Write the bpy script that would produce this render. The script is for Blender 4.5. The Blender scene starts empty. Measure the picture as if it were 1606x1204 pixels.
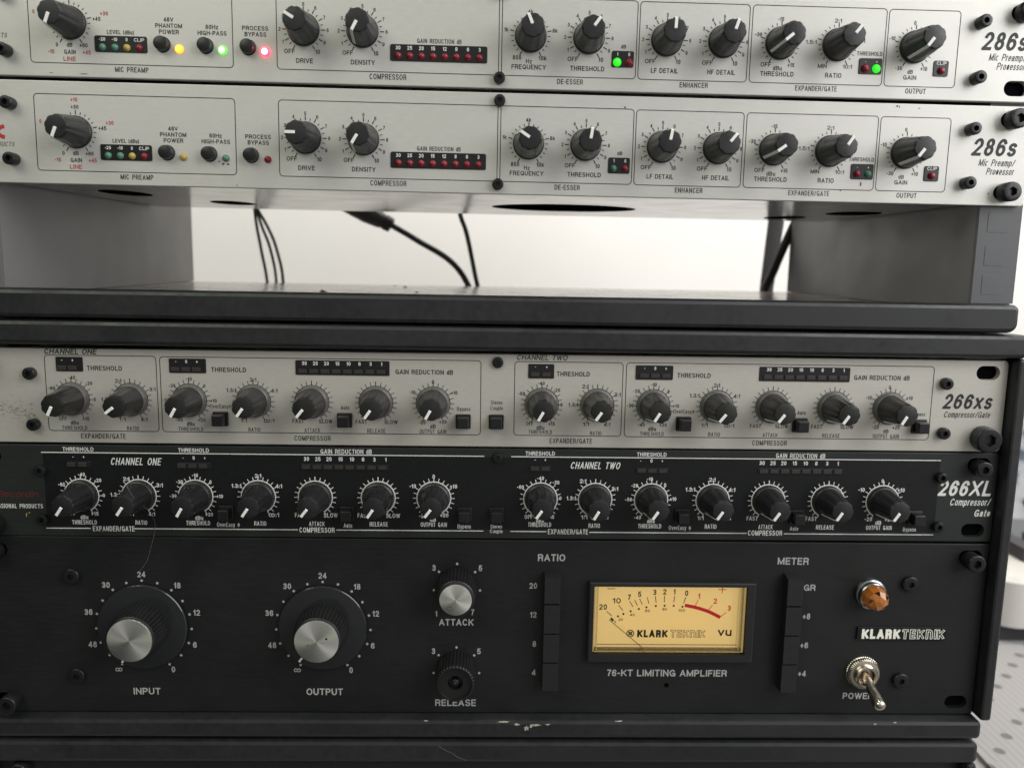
import bpy, math, random
from mathutils import Matrix, Vector
from mathutils.geometry import delaunay_2d_cdt, tessellate_polygon

R = math.radians
MM = 0.001
scene = bpy.context.scene
col = scene.collection
random.seed(7)

# ------------------------------------------------------------------ camera
PIT, YAW, ROL = R(8.522), R(1.526), R(1.027)
fw = Vector((math.sin(YAW)*math.cos(PIT), math.cos(YAW)*math.cos(PIT), -math.sin(PIT)))
rt = Vector((math.cos(YAW), -math.sin(YAW), 0))
up = rt.cross(fw)
r2 = rt*math.cos(ROL) + up*math.sin(ROL)
u2 = up*math.cos(ROL) - rt*math.sin(ROL)
cam_data = bpy.data.cameras.new('camera')
cam = bpy.data.objects.new('camera', cam_data)
col.objects.link(cam)
cam.matrix_world = Matrix(((r2.x, u2.x, -fw.x, -1.1736*MM), (r2.y, u2.y, -fw.y, -377.157*MM),
                           (r2.z, u2.z, -fw.z, 42.365*MM), (0, 0, 0, 1)))
cam_data.sensor_width = 36.0
cam_data.lens = 29.004
cam_data.clip_start = 0.01
cam_data.clip_end = 20.0
cam_data.dof.use_dof = True
cam_data.dof.focus_distance = 0.372
cam_data.dof.aperture_fstop = 9.0
scene.camera = cam

# ------------------------------------------------------------------ light
world = bpy.data.worlds.new('World')
scene.world = world
world.use_nodes = True
wn = world.node_tree
bg = wn.nodes['Background']
wtc = wn.nodes.new('ShaderNodeTexCoord')
wdot = wn.nodes.new('ShaderNodeVectorMath')
wdot.operation = 'DOT_PRODUCT'
wdot.inputs[1].default_value = Vector((0.62, -0.52, 0.55)).normalized()
wn.links.new(wtc.outputs['Generated'], wdot.inputs[0])
wnoise = wn.nodes.new('ShaderNodeTexNoise')
wnoise.inputs['Scale'].default_value = 3.0
wn.links.new(wtc.outputs['Generated'], wnoise.inputs['Vector'])
wadd = wn.nodes.new('ShaderNodeMath')
wadd.operation = 'MULTIPLY_ADD'
wadd.inputs[1].default_value = 0.55
wn.links.new(wnoise.outputs['Fac'], wadd.inputs[0])
wn.links.new(wdot.outputs['Value'], wadd.inputs[2])
wr = wn.nodes.new('ShaderNodeValToRGB')              # dim room: dark low on the left, pale towards the window side
e = wr.color_ramp.elements
e[0].position, e[0].color = 0.0, (0.07, 0.078, 0.07, 1)
e[1].position, e[1].color = 1.0, (1.0, 0.98, 0.95, 1)
m_ = e.new(0.55)
m_.color = (0.34, 0.36, 0.32, 1)
wn.links.new(wadd.outputs[0], wr.inputs[0])
wn.links.new(wr.outputs[0], bg.inputs[0])
bg.inputs[1].default_value = 0.46

def area(name, loc, target, sx, sy, power, color):
    l = bpy.data.lights.new(name, 'AREA')
    l.shape = 'RECTANGLE'
    l.size, l.size_y = sx, sy
    l.energy = power
    l.color = color
    o = bpy.data.objects.new(name, l)
    col.objects.link(o)
    o.location = loc
    o.rotation_euler = (Vector(target) - Vector(loc)).to_track_quat('-Z', 'Y').to_euler()
    return o

area('window_light', (0.88, -0.50, 0.52), (0.08, 0.0, 0.0), 1.0, 1.0, 14.0, (0.985, 0.99, 1.0))
area('room_light', (-0.70, -0.75, 0.80), (-0.1, 0, 0.08), 0.9, 0.7, 5.0, (0.95, 1.0, 0.83))
area('wall_fill', (0.28, 0.20, 0.90), (0.0, 0.56, 0.0), 0.9, 0.25, 11.5, (1.0, 0.945, 0.885))  # added lamp above the racks, out of view, brightens the back wall
scene.view_settings.view_transform = 'Standard'
scene.view_settings.look = 'None'
scene.view_settings.exposure = 0.0
scene.view_settings.gamma = 1.0
scene.cycles.max_bounces = 8

# ------------------------------------------------------------------ materials
def mat(name, color, rough=0.5, metal=0.0, spec=0.5, noise=0.0, nscale=200.0, stretch=(1, 1, 1), bump=0.0, bscale=3000.0,
        rvar=0.0, coat=0.0, trans=0.0, emit=None, estr=0.0, aniso=0.0, ior=1.5, smudge=0.0, objvar=0.0):
    m = bpy.data.materials.new(name)
    m.use_nodes = True
    nt = m.node_tree
    b = nt.nodes['Principled BSDF']
    b.inputs['Base Color'].default_value = (*color, 1)
    b.inputs['Roughness'].default_value = rough
    b.inputs['Metallic'].default_value = metal
    b.inputs['Specular IOR Level'].default_value = spec
    b.inputs['IOR'].default_value = ior
    b.inputs['Coat Weight'].default_value = coat
    b.inputs['Transmission Weight'].default_value = trans
    if emit:
        b.inputs['Emission Color'].default_value = (*emit, 1)
        b.inputs['Emission Strength'].default_value = estr
    if aniso:
        b.inputs['Anisotropic'].default_value = aniso
        t = nt.nodes.new('ShaderNodeTangent')
        t.direction_type = 'RADIAL'
        t.axis = 'Y'
        nt.links.new(t.outputs[0], b.inputs['Tangent'])
    tc = nt.nodes.new('ShaderNodeTexCoord')
    mp = nt.nodes.new('ShaderNodeMapping')
    mp.inputs['Scale'].default_value = stretch
    nt.links.new(tc.outputs['Object'], mp.inputs[0])
    n = nt.nodes.new('ShaderNodeTexNoise')
    n.inputs['Scale'].default_value = nscale
    n.inputs['Detail'].default_value = 4
    nt.links.new(mp.outputs[0], n.inputs['Vector'])
    if noise:
        mx = nt.nodes.new('ShaderNodeMix')
        mx.data_type = 'RGBA'
        mx.inputs['A'].default_value = (*[c*(1-noise) for c in color], 1)
        mx.inputs['B'].default_value = (*[min(1, c*(1+noise)) for c in color], 1)
        nt.links.new(n.outputs['Fac'], mx.inputs['Factor'])
        nt.links.new(mx.outputs['Result'], b.inputs['Base Color'])
    if rvar:
        mr = nt.nodes.new('ShaderNodeMapRange')
        mr.inputs['From Min'].default_value = 0.3
        mr.inputs['From Max'].default_value = 0.7
        mr.inputs['To Min'].default_value = rough - rvar
        mr.inputs['To Max'].default_value = rough + rvar
        nt.links.new(n.outputs['Fac'], mr.inputs['Value'])
        nt.links.new(mr.outputs[0], b.inputs['Roughness'])
        if smudge:                                        # handling marks: broad soft patches of different gloss
            n3 = nt.nodes.new('ShaderNodeTexNoise')
            n3.inputs['Scale'].default_value = 22
            n3.inputs['Detail'].default_value = 5
            n3.inputs['Distortion'].default_value = 0.8
            nt.links.new(tc.outputs['Object'], n3.inputs['Vector'])
            m3 = nt.nodes.new('ShaderNodeMapRange')
            m3.inputs['From Min'].default_value = 0.35
            m3.inputs['From Max'].default_value = 0.65
            m3.inputs['To Min'].default_value = -smudge
            m3.inputs['To Max'].default_value = smudge
            nt.links.new(n3.outputs['Fac'], m3.inputs['Value'])
            ad = nt.nodes.new('ShaderNodeMath')
            nt.links.new(mr.outputs[0], ad.inputs[0])
            nt.links.new(m3.outputs[0], ad.inputs[1])
            nt.links.new(ad.outputs[0], b.inputs['Roughness'])
    if objvar:                                            # no two pieces equally worn
        oi = nt.nodes.new('ShaderNodeObjectInfo')
        va = nt.nodes.new('ShaderNodeVectorMath')
        va.operation = 'ADD'
        nt.links.new(tc.outputs['Object'], va.inputs[0])
        nt.links.new(oi.outputs['Random'], va.inputs[1])
        nt.links.new(va.outputs[0], mp.inputs[0])
        ra = nt.nodes.new('ShaderNodeMapRange')
        ra.inputs['To Min'].default_value = -objvar
        ra.inputs['To Max'].default_value = objvar
        nt.links.new(oi.outputs['Random'], ra.inputs['Value'])
        aa = nt.nodes.new('ShaderNodeMath')
        nt.links.new(mr.outputs[0], aa.inputs[0])
        nt.links.new(ra.outputs[0], aa.inputs[1])
        nt.links.new(aa.outputs[0], b.inputs['Roughness'])
    if bump:
        n2 = nt.nodes.new('ShaderNodeTexNoise')
        n2.inputs['Scale'].default_value = bscale
        n2.inputs['Detail'].default_value = 2
        nt.links.new(mp.outputs[0], n2.inputs['Vector'])
        bp = nt.nodes.new('ShaderNodeBump')
        bp.inputs['Strength'].default_value = bump
        bp.inputs['Distance'].default_value = 0.0002
        nt.links.new(n2.outputs['Fac'], bp.inputs['Height'])
        nt.links.new(bp.outputs[0], b.inputs['Normal'])
    return m

M = {}
M['silver'] = mat('silver_panel_paint', (0.60, 0.586, 0.552), 0.40, 0.3, noise=0.05, nscale=900, stretch=(0.25, 1, 1), bump=0.14, bscale=2600, rvar=0.05)
M['silver_warm'] = mat('satin_aluminium_panel', (0.52, 0.493, 0.448), 0.43, 0.3, noise=0.06, nscale=900, stretch=(0.3, 1, 1), bump=0.16, bscale=2600, rvar=0.05)
M['black_panel'] = mat('black_panel_paint', (0.0075, 0.0085, 0.0085), 0.50, spec=0.42, smudge=0.10, noise=0.15, nscale=500, stretch=(0.2, 1, 1.5), bump=0.2, bscale=3000, rvar=0.06)
M['charcoal_panel'] = mat('charcoal_panel_paint', (0.014, 0.0165, 0.0155), 0.50, spec=0.45, smudge=0.08, noise=0.18, nscale=350, stretch=(0.02, 1, 2.5), bump=0.15, bscale=2500, rvar=0.05)
M['gloss_print'] = mat('black_silkscreen', (0.006, 0.0068, 0.0072), 0.40, spec=0.35, noise=0.15, nscale=400, rvar=0.05)
M['rack'] = mat('black_powder_coat', (0.0145, 0.0155, 0.016), 0.44, smudge=0.10, noise=0.2, nscale=300, bump=0.15, bscale=2200, rvar=0.07)
M['rack_inside'] = mat('grey_powder_coat', (0.145, 0.143, 0.146), 0.40, noise=0.05, nscale=60, bump=0.15, bscale=1500, rvar=0.05)
M['rail'] = mat('dark_rail_paint', (0.085, 0.086, 0.092), 0.42, noise=0.15, nscale=200, rvar=0.06)
M['shelf'] = mat('reflection_tinted_shelf', (0.36, 0.315, 0.295), 0.2, noise=0.08, nscale=40, rvar=0.04)  # pale pinkish base puts the wall's grazing reflection into the shelf colour
M['chassis'] = mat('grey_chassis_steel', (0.25, 0.236, 0.228), 0.17, metal=0.85, noise=0.06, nscale=40, rvar=0.03)
M['hole'] = mat('dark_opening', (0.004, 0.004, 0.005), 0.9, spec=0.0, noise=0.1)
M['ink'] = mat('black_ink', (0.014, 0.0145, 0.016), 0.55, noise=0.15, nscale=700)
M['red_ink'] = mat('red_ink', (0.42, 0.035, 0.035), 0.55, noise=0.12, nscale=700)
M['dark_red_ink'] = mat('worn_dark_red_ink', (0.13, 0.012, 0.014), 0.6, noise=0.3, nscale=900)
M['grey_ink'] = mat('grey_ink', (0.15, 0.145, 0.13), 0.6, noise=0.3, nscale=900)
M['white_ink'] = mat('white_ink', (0.74, 0.74, 0.72), 0.55, noise=0.08, nscale=700)
M['soft_white_ink'] = mat('soft_white_ink', (0.40, 0.40, 0.39), 0.55, noise=0.1, nscale=700)
M['knob'] = mat('black_knob_plastic', (0.0125, 0.013, 0.014), 0.36, noise=0.15, nscale=250, bump=0.12, bscale=4000, rvar=0.08, objvar=0.09)
M['knob_worn'] = mat('dark_grey_knob_rubber', (0.0150, 0.0145, 0.0145), 0.36, noise=0.12, nscale=200, stretch=(1, .5, 1), bump=0.15, bscale=3000, rvar=0.1, objvar=0.1)
M['skirt'] = mat('grey_knob_skirt', (0.10, 0.098, 0.095), 0.35, noise=0.1)
M['pointer'] = mat('white_pointer_paint', (0.80, 0.79, 0.76), 0.45, noise=0.05, nscale=800)
M['screw'] = mat('black_oxide_steel', (0.012, 0.0125, 0.0135), 0.30, metal=0.2, noise=0.2, nscale=900, rvar=0.08)
M['button'] = mat('black_button_plastic', (0.010, 0.010, 0.011), 0.33, noise=0.15, nscale=600, rvar=0.05)
M['window'] = mat('black_led_window', (0.010, 0.010, 0.011), 0.28, noise=0.15, nscale=600)
M['bar_off'] = mat('unlit_bar_lens', (0.034, 0.029, 0.027), 0.4, noise=0.2, nscale=700)
M['led_red'] = mat('unlit_red_lens', (0.22, 0.012, 0.022), 0.25, noise=0.1)
M['led_green'] = mat('unlit_green_lens', (0.07, 0.20, 0.14), 0.25, noise=0.1)
M['led_yellow'] = mat('unlit_yellow_lens', (0.42, 0.30, 0.07), 0.25, noise=0.1)
def lit(name, rim, core, srim, score, rad):
    m = bpy.data.materials.new(name)
    m.use_nodes = True
    nt = m.node_tree
    b = nt.nodes['Principled BSDF']
    b.inputs['Base Color'].default_value = (*[.4*c for c in rim], 1)
    b.inputs['Roughness'].default_value = 0.2
    tc = nt.nodes.new('ShaderNodeTexCoord')
    sp = nt.nodes.new('ShaderNodeVectorMath')
    sp.operation = 'MULTIPLY'
    sp.inputs[1].default_value = (1, 0, 1)
    nt.links.new(tc.outputs['Object'], sp.inputs[0])
    ln = nt.nodes.new('ShaderNodeVectorMath')
    ln.operation = 'LENGTH'
    nt.links.new(sp.outputs[0], ln.inputs[0])
    mr = nt.nodes.new('ShaderNodeMapRange')
    mr.interpolation_type = 'SMOOTHSTEP'
    mr.inputs['From Min'].default_value = rad*MM*0.25
    mr.inputs['From Max'].default_value = rad*MM*0.95
    nt.links.new(ln.outputs['Value'], mr.inputs['Value'])
    mx = nt.nodes.new('ShaderNodeMix')
    mx.data_type = 'RGBA'
    mx.inputs['A'].default_value = (*[c*score for c in core], 1)
    mx.inputs['B'].default_value = (*[c*srim for c in rim], 1)
    nt.links.new(mr.outputs[0], mx.inputs['Factor'])
    nt.links.new(mx.outputs['Result'], b.inputs['Emission Color'])
    b.inputs['Emission Strength'].default_value = 1.0
    return m
M['lit_yellow'] = lit('lit_yellow_lens', (1.0, 0.45, 0.02), (1.0, 0.72, 0.10), 1.6, 2.2, 1.8)
M['lit_green'] = lit('lit_green_lens', (0.10, 1.0, 0.05), (0.75, 1.0, 0.55), 1.8, 3.5, 1.8)
M['lit_pure_green'] = lit('lit_pure_green_lens', (0.02, 0.9, 0.015), (0.07, 1.0, 0.05), 0.95, 1.2, 1.75)
M['lit_red'] = lit('lit_red_lens', (1.0, 0.012, 0.04), (1.0, 0.62, 0.62), 10.0, 7.0, 1.8)
M['smoky'] = mat('smoky_acrylic', (0.016, 0.0165, 0.018), 0.16, noise=0.15, nscale=60, coat=0.5, rvar=0.03, aniso=0.7)
M['knurl'] = mat('black_knurled_plastic', (0.010, 0.010, 0.0105), 0.36, noise=0.2, nscale=600)
M['spun'] = mat('spun_aluminium', (0.90, 0.88, 0.83), 0.36, metal=1.0, noise=0.04, nscale=700, aniso=0.85)
M['chrome'] = mat('nickel_plate', (0.62, 0.56, 0.47), 0.22, metal=1.0, noise=0.08, nscale=600, rvar=0.06)
M['chrome_ring'] = mat('chrome_plate', (0.42, 0.43, 0.44), 0.2, metal=1.0, noise=0.05, nscale=600)
M['jewel'] = mat('amber_jewel_glass', (0.62, 0.20, 0.03), 0.07, trans=0.4, noise=0.04, nscale=200, coat=0.5)
M['meter_card'] = mat('cream_meter_card', (0.84, 0.61, 0.25), 0.6, noise=0.06, nscale=28, emit=(0.96, 0.68, 0.26), estr=0.46)
M['meter_red'] = mat('meter_red_print', (0.75, 0.012, 0.03), 0.5, noise=0.06, emit=(0.8, 0.02, 0.04), estr=0.12)
M['clear_plastic'] = mat('clear_plastic', (0.9, 0.88, 0.80), 0.08, trans=0.9, noise=0.03)
def thin_glass():
    m = bpy.data.materials.new('clear_cover_glass')
    m.use_nodes = True
    nt = m.node_tree
    nt.nodes.remove(nt.nodes['Principled BSDF'])
    t = nt.nodes.new('ShaderNodeBsdfTransparent')
    g = nt.nodes.new('ShaderNodeBsdfGlossy')
    g.inputs['Roughness'].default_value = 0.04
    f = nt.nodes.new('ShaderNodeFresnel')
    f.inputs['IOR'].default_value = 1.45
    x = nt.nodes.new('ShaderNodeMixShader')
    nt.links.new(f.outputs[0], x.inputs[0])
    nt.links.new(t.outputs[0], x.inputs[1])
    nt.links.new(g.outputs[0], x.inputs[2])
    nt.links.new(x.outputs[0], nt.nodes['Material Output'].inputs['Surface'])
    return m
M['glass'] = thin_glass()
M['bezel'] = mat('black_bezel_plastic', (0.014, 0.0145, 0.015), 0.36, noise=0.15, nscale=400, rvar=0.05)
M['badge_metal'] = mat('polished_badge_metal', (0.95, 0.92, 0.82), 0.4, metal=0.15, noise=0.1, nscale=500)
M['cable'] = mat('black_cable_rubber', (0.018, 0.020, 0.020), 0.45, noise=0.2, nscale=300)
M['band'] = mat('flat_grey_band', (0.22, 0.215, 0.22), 0.6, noise=0.2, nscale=400)
M['chip'] = mat('bare_paint_chip', (0.40, 0.37, 0.31), 0.7, noise=0.4, nscale=700)
M['crumb'] = mat('brown_crumb', (0.10, 0.055, 0.04), 0.8, noise=0.3, nscale=900)
M['hair'] = mat('grey_dust_hair', (0.30, 0.30, 0.28), 0.5, noise=0.1)
M['wall'] = mat('white_wall_paint', (0.80, 0.785, 0.76), 0.7, noise=0.03, nscale=14, bump=0.6, bscale=160)
M['white_plastic'] = mat('white_plastic', (0.56, 0.545, 0.51), 0.4, noise=0.03, nscale=60)
M['dark_plastic'] = mat('dark_plastic', (0.03, 0.03, 0.032), 0.5, noise=0.2)
M['mixer_metal'] = mat('pale_console_metal', (0.32, 0.33, 0.345), 0.4, metal=0.3, noise=0.1, nscale=80)
M['mixer_blue'] = mat('grey_blue_knob', (0.20, 0.23, 0.28), 0.4, noise=0.2)
M['desk'] = mat('pale_desk_top', (0.30, 0.295, 0.295), 0.6, noise=0.06, nscale=40)

def dotted():
    m = mat('dotted_mat', (0.40, 0.39, 0.39), 0.65, noise=0.0)
    nt = m.node_tree
    b = nt.nodes['Principled BSDF']
    tc = nt.nodes.new('ShaderNodeTexCoord')
    mp = nt.nodes.new('ShaderNodeMapping')
    mp.inputs['Rotation'].default_value = (0, 0, R(45))
    nt.links.new(tc.outputs['Object'], mp.inputs[0])
    v = nt.nodes.new('ShaderNodeTexVoronoi')
    v.voronoi_dimensions = '2D'
    v.inputs['Scale'].default_value = 44
    v.inputs['Randomness'].default_value = 0.12
    nt.links.new(mp.outputs[0], v.inputs['Vector'])
    r = nt.nodes.new('ShaderNodeValToRGB')
    r.color_ramp.elements[0].position = 0.13
    r.color_ramp.elements[0].color = (0.13, 0.127, 0.127, 1)
    r.color_ramp.elements[1].position = 0.18
    r.color_ramp.elements[1].color = (0.30, 0.292, 0.29, 1)
    nt.links.new(v.outputs['Distance'], r.inputs[0])
    w = nt.nodes.new('ShaderNodeTexWave')
    w.bands_direction = 'X'
    w.inputs['Scale'].default_value = 60
    nt.links.new(tc.outputs['Object'], w.inputs['Vector'])
    mx = nt.nodes.new('ShaderNodeMix')
    mx.data_type = 'RGBA'
    mx.blend_type = 'MULTIPLY'
    mx.inputs['Factor'].default_value = 0.12
    nt.links.new(r.outputs[0], mx.inputs['A'])
    nt.links.new(w.outputs['Color'], mx.inputs['B'])
    nt.links.new(mx.outputs['Result'], b.inputs['Base Color'])
    return m
M['dotted'] = dotted()

# ------------------------------------------------------------------ mesh builder (millimetres; -y faces the viewer)
MESHES = {}

class MB:
    def __init__(self):
        self.v, self.f, self.m = [], [], []
    def add(self, vs, fs, mi=0):
        o = len(self.v)
        self.v += [tuple(p) for p in vs]
        self.f += [tuple(i+o for i in f) for f in fs]
        self.m += [mi]*len(fs)
    def box(self, x0, x1, y0, y1, z0, z1, mi=0):
        vs = [(x, y, z) for x in (x0, x1) for y in (y0, y1) for z in (z0, z1)]
        self.add(vs, [(0, 1, 3, 2), (4, 6, 7, 5), (0, 4, 5, 1), (2, 3, 7, 6), (0, 2, 6, 4), (1, 5, 7, 3)], mi)
    def prism(self, outl, yb, yf, bev=0.0, holes=(), mi=0, back=False, mi_hole=None):
        """outline in (x,z), counter-clockwise seen from the viewer; front at yf (smaller y)"""
        n = len(outl)
        loops = [(outl, yb)]
        if bev:
            cx = sum(p[0] for p in outl)/n
            cz = sum(p[1] for p in outl)/n
            for k in (0, 1, 2):
                a = math.pi/4*k
                d = bev*(1-math.cos(a))
                loops.append((inset(outl, d), yf+bev*(1-math.sin(a))))
        else:
            loops.append((outl, yf))
        vs = [(x, y, z) for o, y in loops for x, z in o]
        fs = []
        for L in range(len(loops)-1):
            for i in range(n):
                j = (i+1) % n
                fs.append((L*n+i, L*n+j, (L+1)*n+j, (L+1)*n+i))
        self.add(vs, fs, mi)
        front = loops[-1][0]
        self.cap(front, yf, holes, mi)
        if back:
            self.add([(x, yb, z) for x, z in reversed(outl)], [tuple(range(n))], mi)
        for h in holes:
            k = len(h)
            vs = [(x, yf, z) for x, z in h]+[(x, yb, z) for x, z in h]
            self.add(vs, [(i, k+i, k+(i+1) % k, (i+1) % k) for i in range(k)], mi if mi_hole is None else mi_hole)
    def cap(self, outl, y, holes=(), mi=0):
        if not holes:
            self.add([(x, y, z) for x, z in outl], [tuple(range(len(outl)))], mi)
            return
        loops = [[Vector((x, z, 0)) for x, z in outl]]+[[Vector((x, z, 0)) for x, z in h] for h in holes]
        flat = [p for l in loops for p in l]
        tri = []
        for t in tessellate_polygon(loops):
            a, b, c = (flat[i] for i in t)
            if (b-a).cross(c-a).z < 0:
                t = (t[0], t[2], t[1])
            tri.append(tuple(t))
        self.add([(p.x, y, p.y) for p in flat], tri, mi)
    def lathe(self, cx, cz, prof, seg=40, rf=None, mi=0, y0=0.0, cap=True, capb=False):
        """profile [(r,h)] about the -y axis; rf(angle,r,h) changes the radius"""
        vs, fs = [], []
        for r, h in prof:
            for i in range(seg):
                a = 2*math.pi*i/seg
                rr_ = rf(a, r, h) if rf else r
                vs.append((cx+rr_*math.sin(a), y0-h, cz+rr_*math.cos(a)))
        for k in range(len(prof)-1):
            for i in range(seg):
                j = (i+1) % seg
                fs.append((k*seg+i, (k+1)*seg+i, (k+1)*seg+j, k*seg+j))
        if cap:
            k = (len(prof)-1)*seg
            fs.append(tuple(k+i for i in reversed(range(seg))))
        if capb:
            fs.append(tuple(range(seg)))
        self.add(vs, fs, mi)
    def disc(self, cx, cz, r, y, seg=20, mi=0, ry=None):
        ry = r if ry is None else ry
        self.add([(cx+r*math.cos(2*math.pi*i/seg), y, cz+ry*math.sin(2*math.pi*i/seg)) for i in range(seg)], [tuple(range(seg))], mi)
    def strip(self, pts, w, y, closed=False, mi=0):
        """flat line of width w through (x,z) points"""
        n = len(pts)
        L, Rr = [], []
        for i in range(n):
            p = Vector(pts[i])
            a = Vector(pts[i-1]) if (i > 0 or closed) else None
            b = Vector(pts[(i+1) % n]) if (i < n-1 or closed) else None
            d1 = (p-a).normalized() if a is not None else (b-p).normalized()
            d2 = (b-p).normalized() if b is not None else d1
            n1 = Vector((-d1.y, d1.x))
            n2 = Vector((-d2.y, d2.x))
            mt = (n1+n2)
            mt = mt/max(0.5, mt.dot(n1))
            L.append(p+mt*w/2)
            Rr.append(p-mt*w/2)
        vs = [(q.x, y, q.y) for q in L]+[(q.x, y, q.y) for q in Rr]
        fs = []
        for i in range(n if closed else n-1):
            j = (i+1) % n
            fs.append((i, n+i, n+j, j))
        self.add(vs, fs, mi)
    def tube(self, pts, r, seg=10, mi=0):
        pts = [Vector(p) for p in pts]
        n = len(pts)
        vs, fs = [], []
        ref = Vector((0.13, 1, 0.21)).normalized()
        for i, p in enumerate(pts):
            d = (pts[min(i+1, n-1)]-pts[max(i-1, 0)]).normalized()
            a = d.cross(ref).normalized()
            b = d.cross(a)
            rr_ = r[i] if isinstance(r, (list, tuple)) else r
            for k in range(seg):
                t = 2*math.pi*k/seg
                vs.append(p+(a*math.cos(t)+b*math.sin(t))*rr_)
        for i in range(n-1):
            for k in range(seg):
                j = (k+1) % seg
                fs.append((i*seg+k, i*seg+j, (i+1)*seg+j, (i+1)*seg+k))
        fs.append(tuple(reversed(range(seg))))
        fs.append(tuple((n-1)*seg+k for k in range(seg)))
        self.add(vs, fs, mi)
    def text(self, s, x, z, h, width=0, w=0.17, y=-0.06, slant=0.0, mi=0, cx=0.82, hollow=None, align='c', logo=False):
        """centred lettering of cap height h"""
        low = any(ch.islower() for ch in s) and len(s) > 5 and not logo and any(ch in 'aeosc' for ch in s)
        gap = 0.11 if low else 0.14
        def adv(c, k):
            return 0.34 if c == ' ' else GL[c][0]*k
        n = len(s)
        if width:
            tot_w = sum(0 if c == ' ' else GL[c][0] for c in s)
            fixed = gap*(n-1)+0.34*s.count(' ')
            cx = (width/h-fixed)/max(tot_w, .01)
            if cx < 0.42:
                gap = max(0.06, gap-(0.42-cx)*tot_w/max(1, n-1))
                cx = 0.42
            cx = min(cx, 1.5)
        if not logo:
            w = min(w, 0.34*0.70*cx, .12 if low else 1)
        total = sum(adv(c, cx) for c in s)+gap*(n-1)
        X = {'c': x-total*h/2, 'l': x, 'r': x-total*h}[align]
        for c in s:
            if c != ' ':
                vs, fs = glyph(c, cx, w if hollow is None else hollow, w)
                self.add([(X+(vx+slant*(vy-.5))*h, y, z+(vy-.5)*h) for vx, vy in vs], fs, mi)
            X += (adv(c, cx)+gap)*h
    def build(self, name, mats, parent=None, loc=(0, 0, 0), smooth=None, key=None, rot=0.0):
        if key and key in MESHES:
            me = MESHES[key]
        else:
            me = bpy.data.meshes.new(name)
            me.from_pydata([(a*MM, b*MM, c*MM) for a, b, c in self.v], [], self.f)
            for m in (mats if isinstance(mats, (list, tuple)) else [mats]):
                me.materials.append(M[m])
            me.polygons.foreach_set('material_index', self.m)
            if smooth:
                me.polygons.foreach_set('use_smooth', [True]*len(me.polygons))
                me.set_sharp_from_angle(angle=R(smooth))
            me.update()
            if key:
                MESHES[key] = me
        o = bpy.data.objects.new(name, me)
        col.objects.link(o)
        o.location = [c*MM for c in loc]
        if rot:
            o.rotation_euler = (0, R(rot), 0)
        if parent:
            o.parent = parent
        return o

def inset(o, d):
    if d == 0:
        return list(o)
    n = len(o)
    out = []
    for i in range(n):
        p, a, b = Vector(o[i]), Vector(o[i-1]), Vector(o[(i+1) % n])
        d1, d2 = (p-a).normalized(), (b-p).normalized()
        n1, n2 = Vector((-d1.y, d1.x)), Vector((-d2.y, d2.x))
        m = n1+n2
        m = m/max(0.3, m.dot(n1))
        out.append(tuple(p+m*d))
    return out

def rr(x0, x1, z0, z1, r, n=6):
    """rounded rectangle, counter-clockwise in (x,z); r may be four radii: bl, br, tr, tl"""
    rs = r if isinstance(r, (list, tuple)) else (r,)*4
    out = []
    for (cx, cz, a0), q in zip(((x0, z0, 180), (x1, z0, 270), (x1, z1, 0), (x0, z1, 90)), rs):
        sx = 1 if cx == x0 else -1
        sz = 1 if cz == z0 else -1
        for k in range(n+1):
            a = R(a0+90*k/n)
            out.append((cx+sx*q+q*math.cos(a), cz+sz*q+q*math.sin(a)))
    return out

def circ(cx, cz, r, n=24, rz=None):
    return [(cx+r*math.cos(2*math.pi*i/n), cz+(rz or r)*math.sin(2*math.pi*i/n)) for i in range(n)]

def catmull(pts, n=8):
    P = [Vector(p) for p in pts]
    P = [P[0]*2-P[1]]+P+[P[-1]*2-P[-2]]
    out = []
    for i in range(1, len(P)-2):
        for k in range(n):
            t = k/n
            a, b, c, d = P[i-1:i+3]
            out.append(0.5*((2*b)+(c-a)*t+(2*a-5*b+4*c-d)*t*t+(3*b-a-3*c+d)*t**3))
    out.append(P[-2])
    return out

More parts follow.
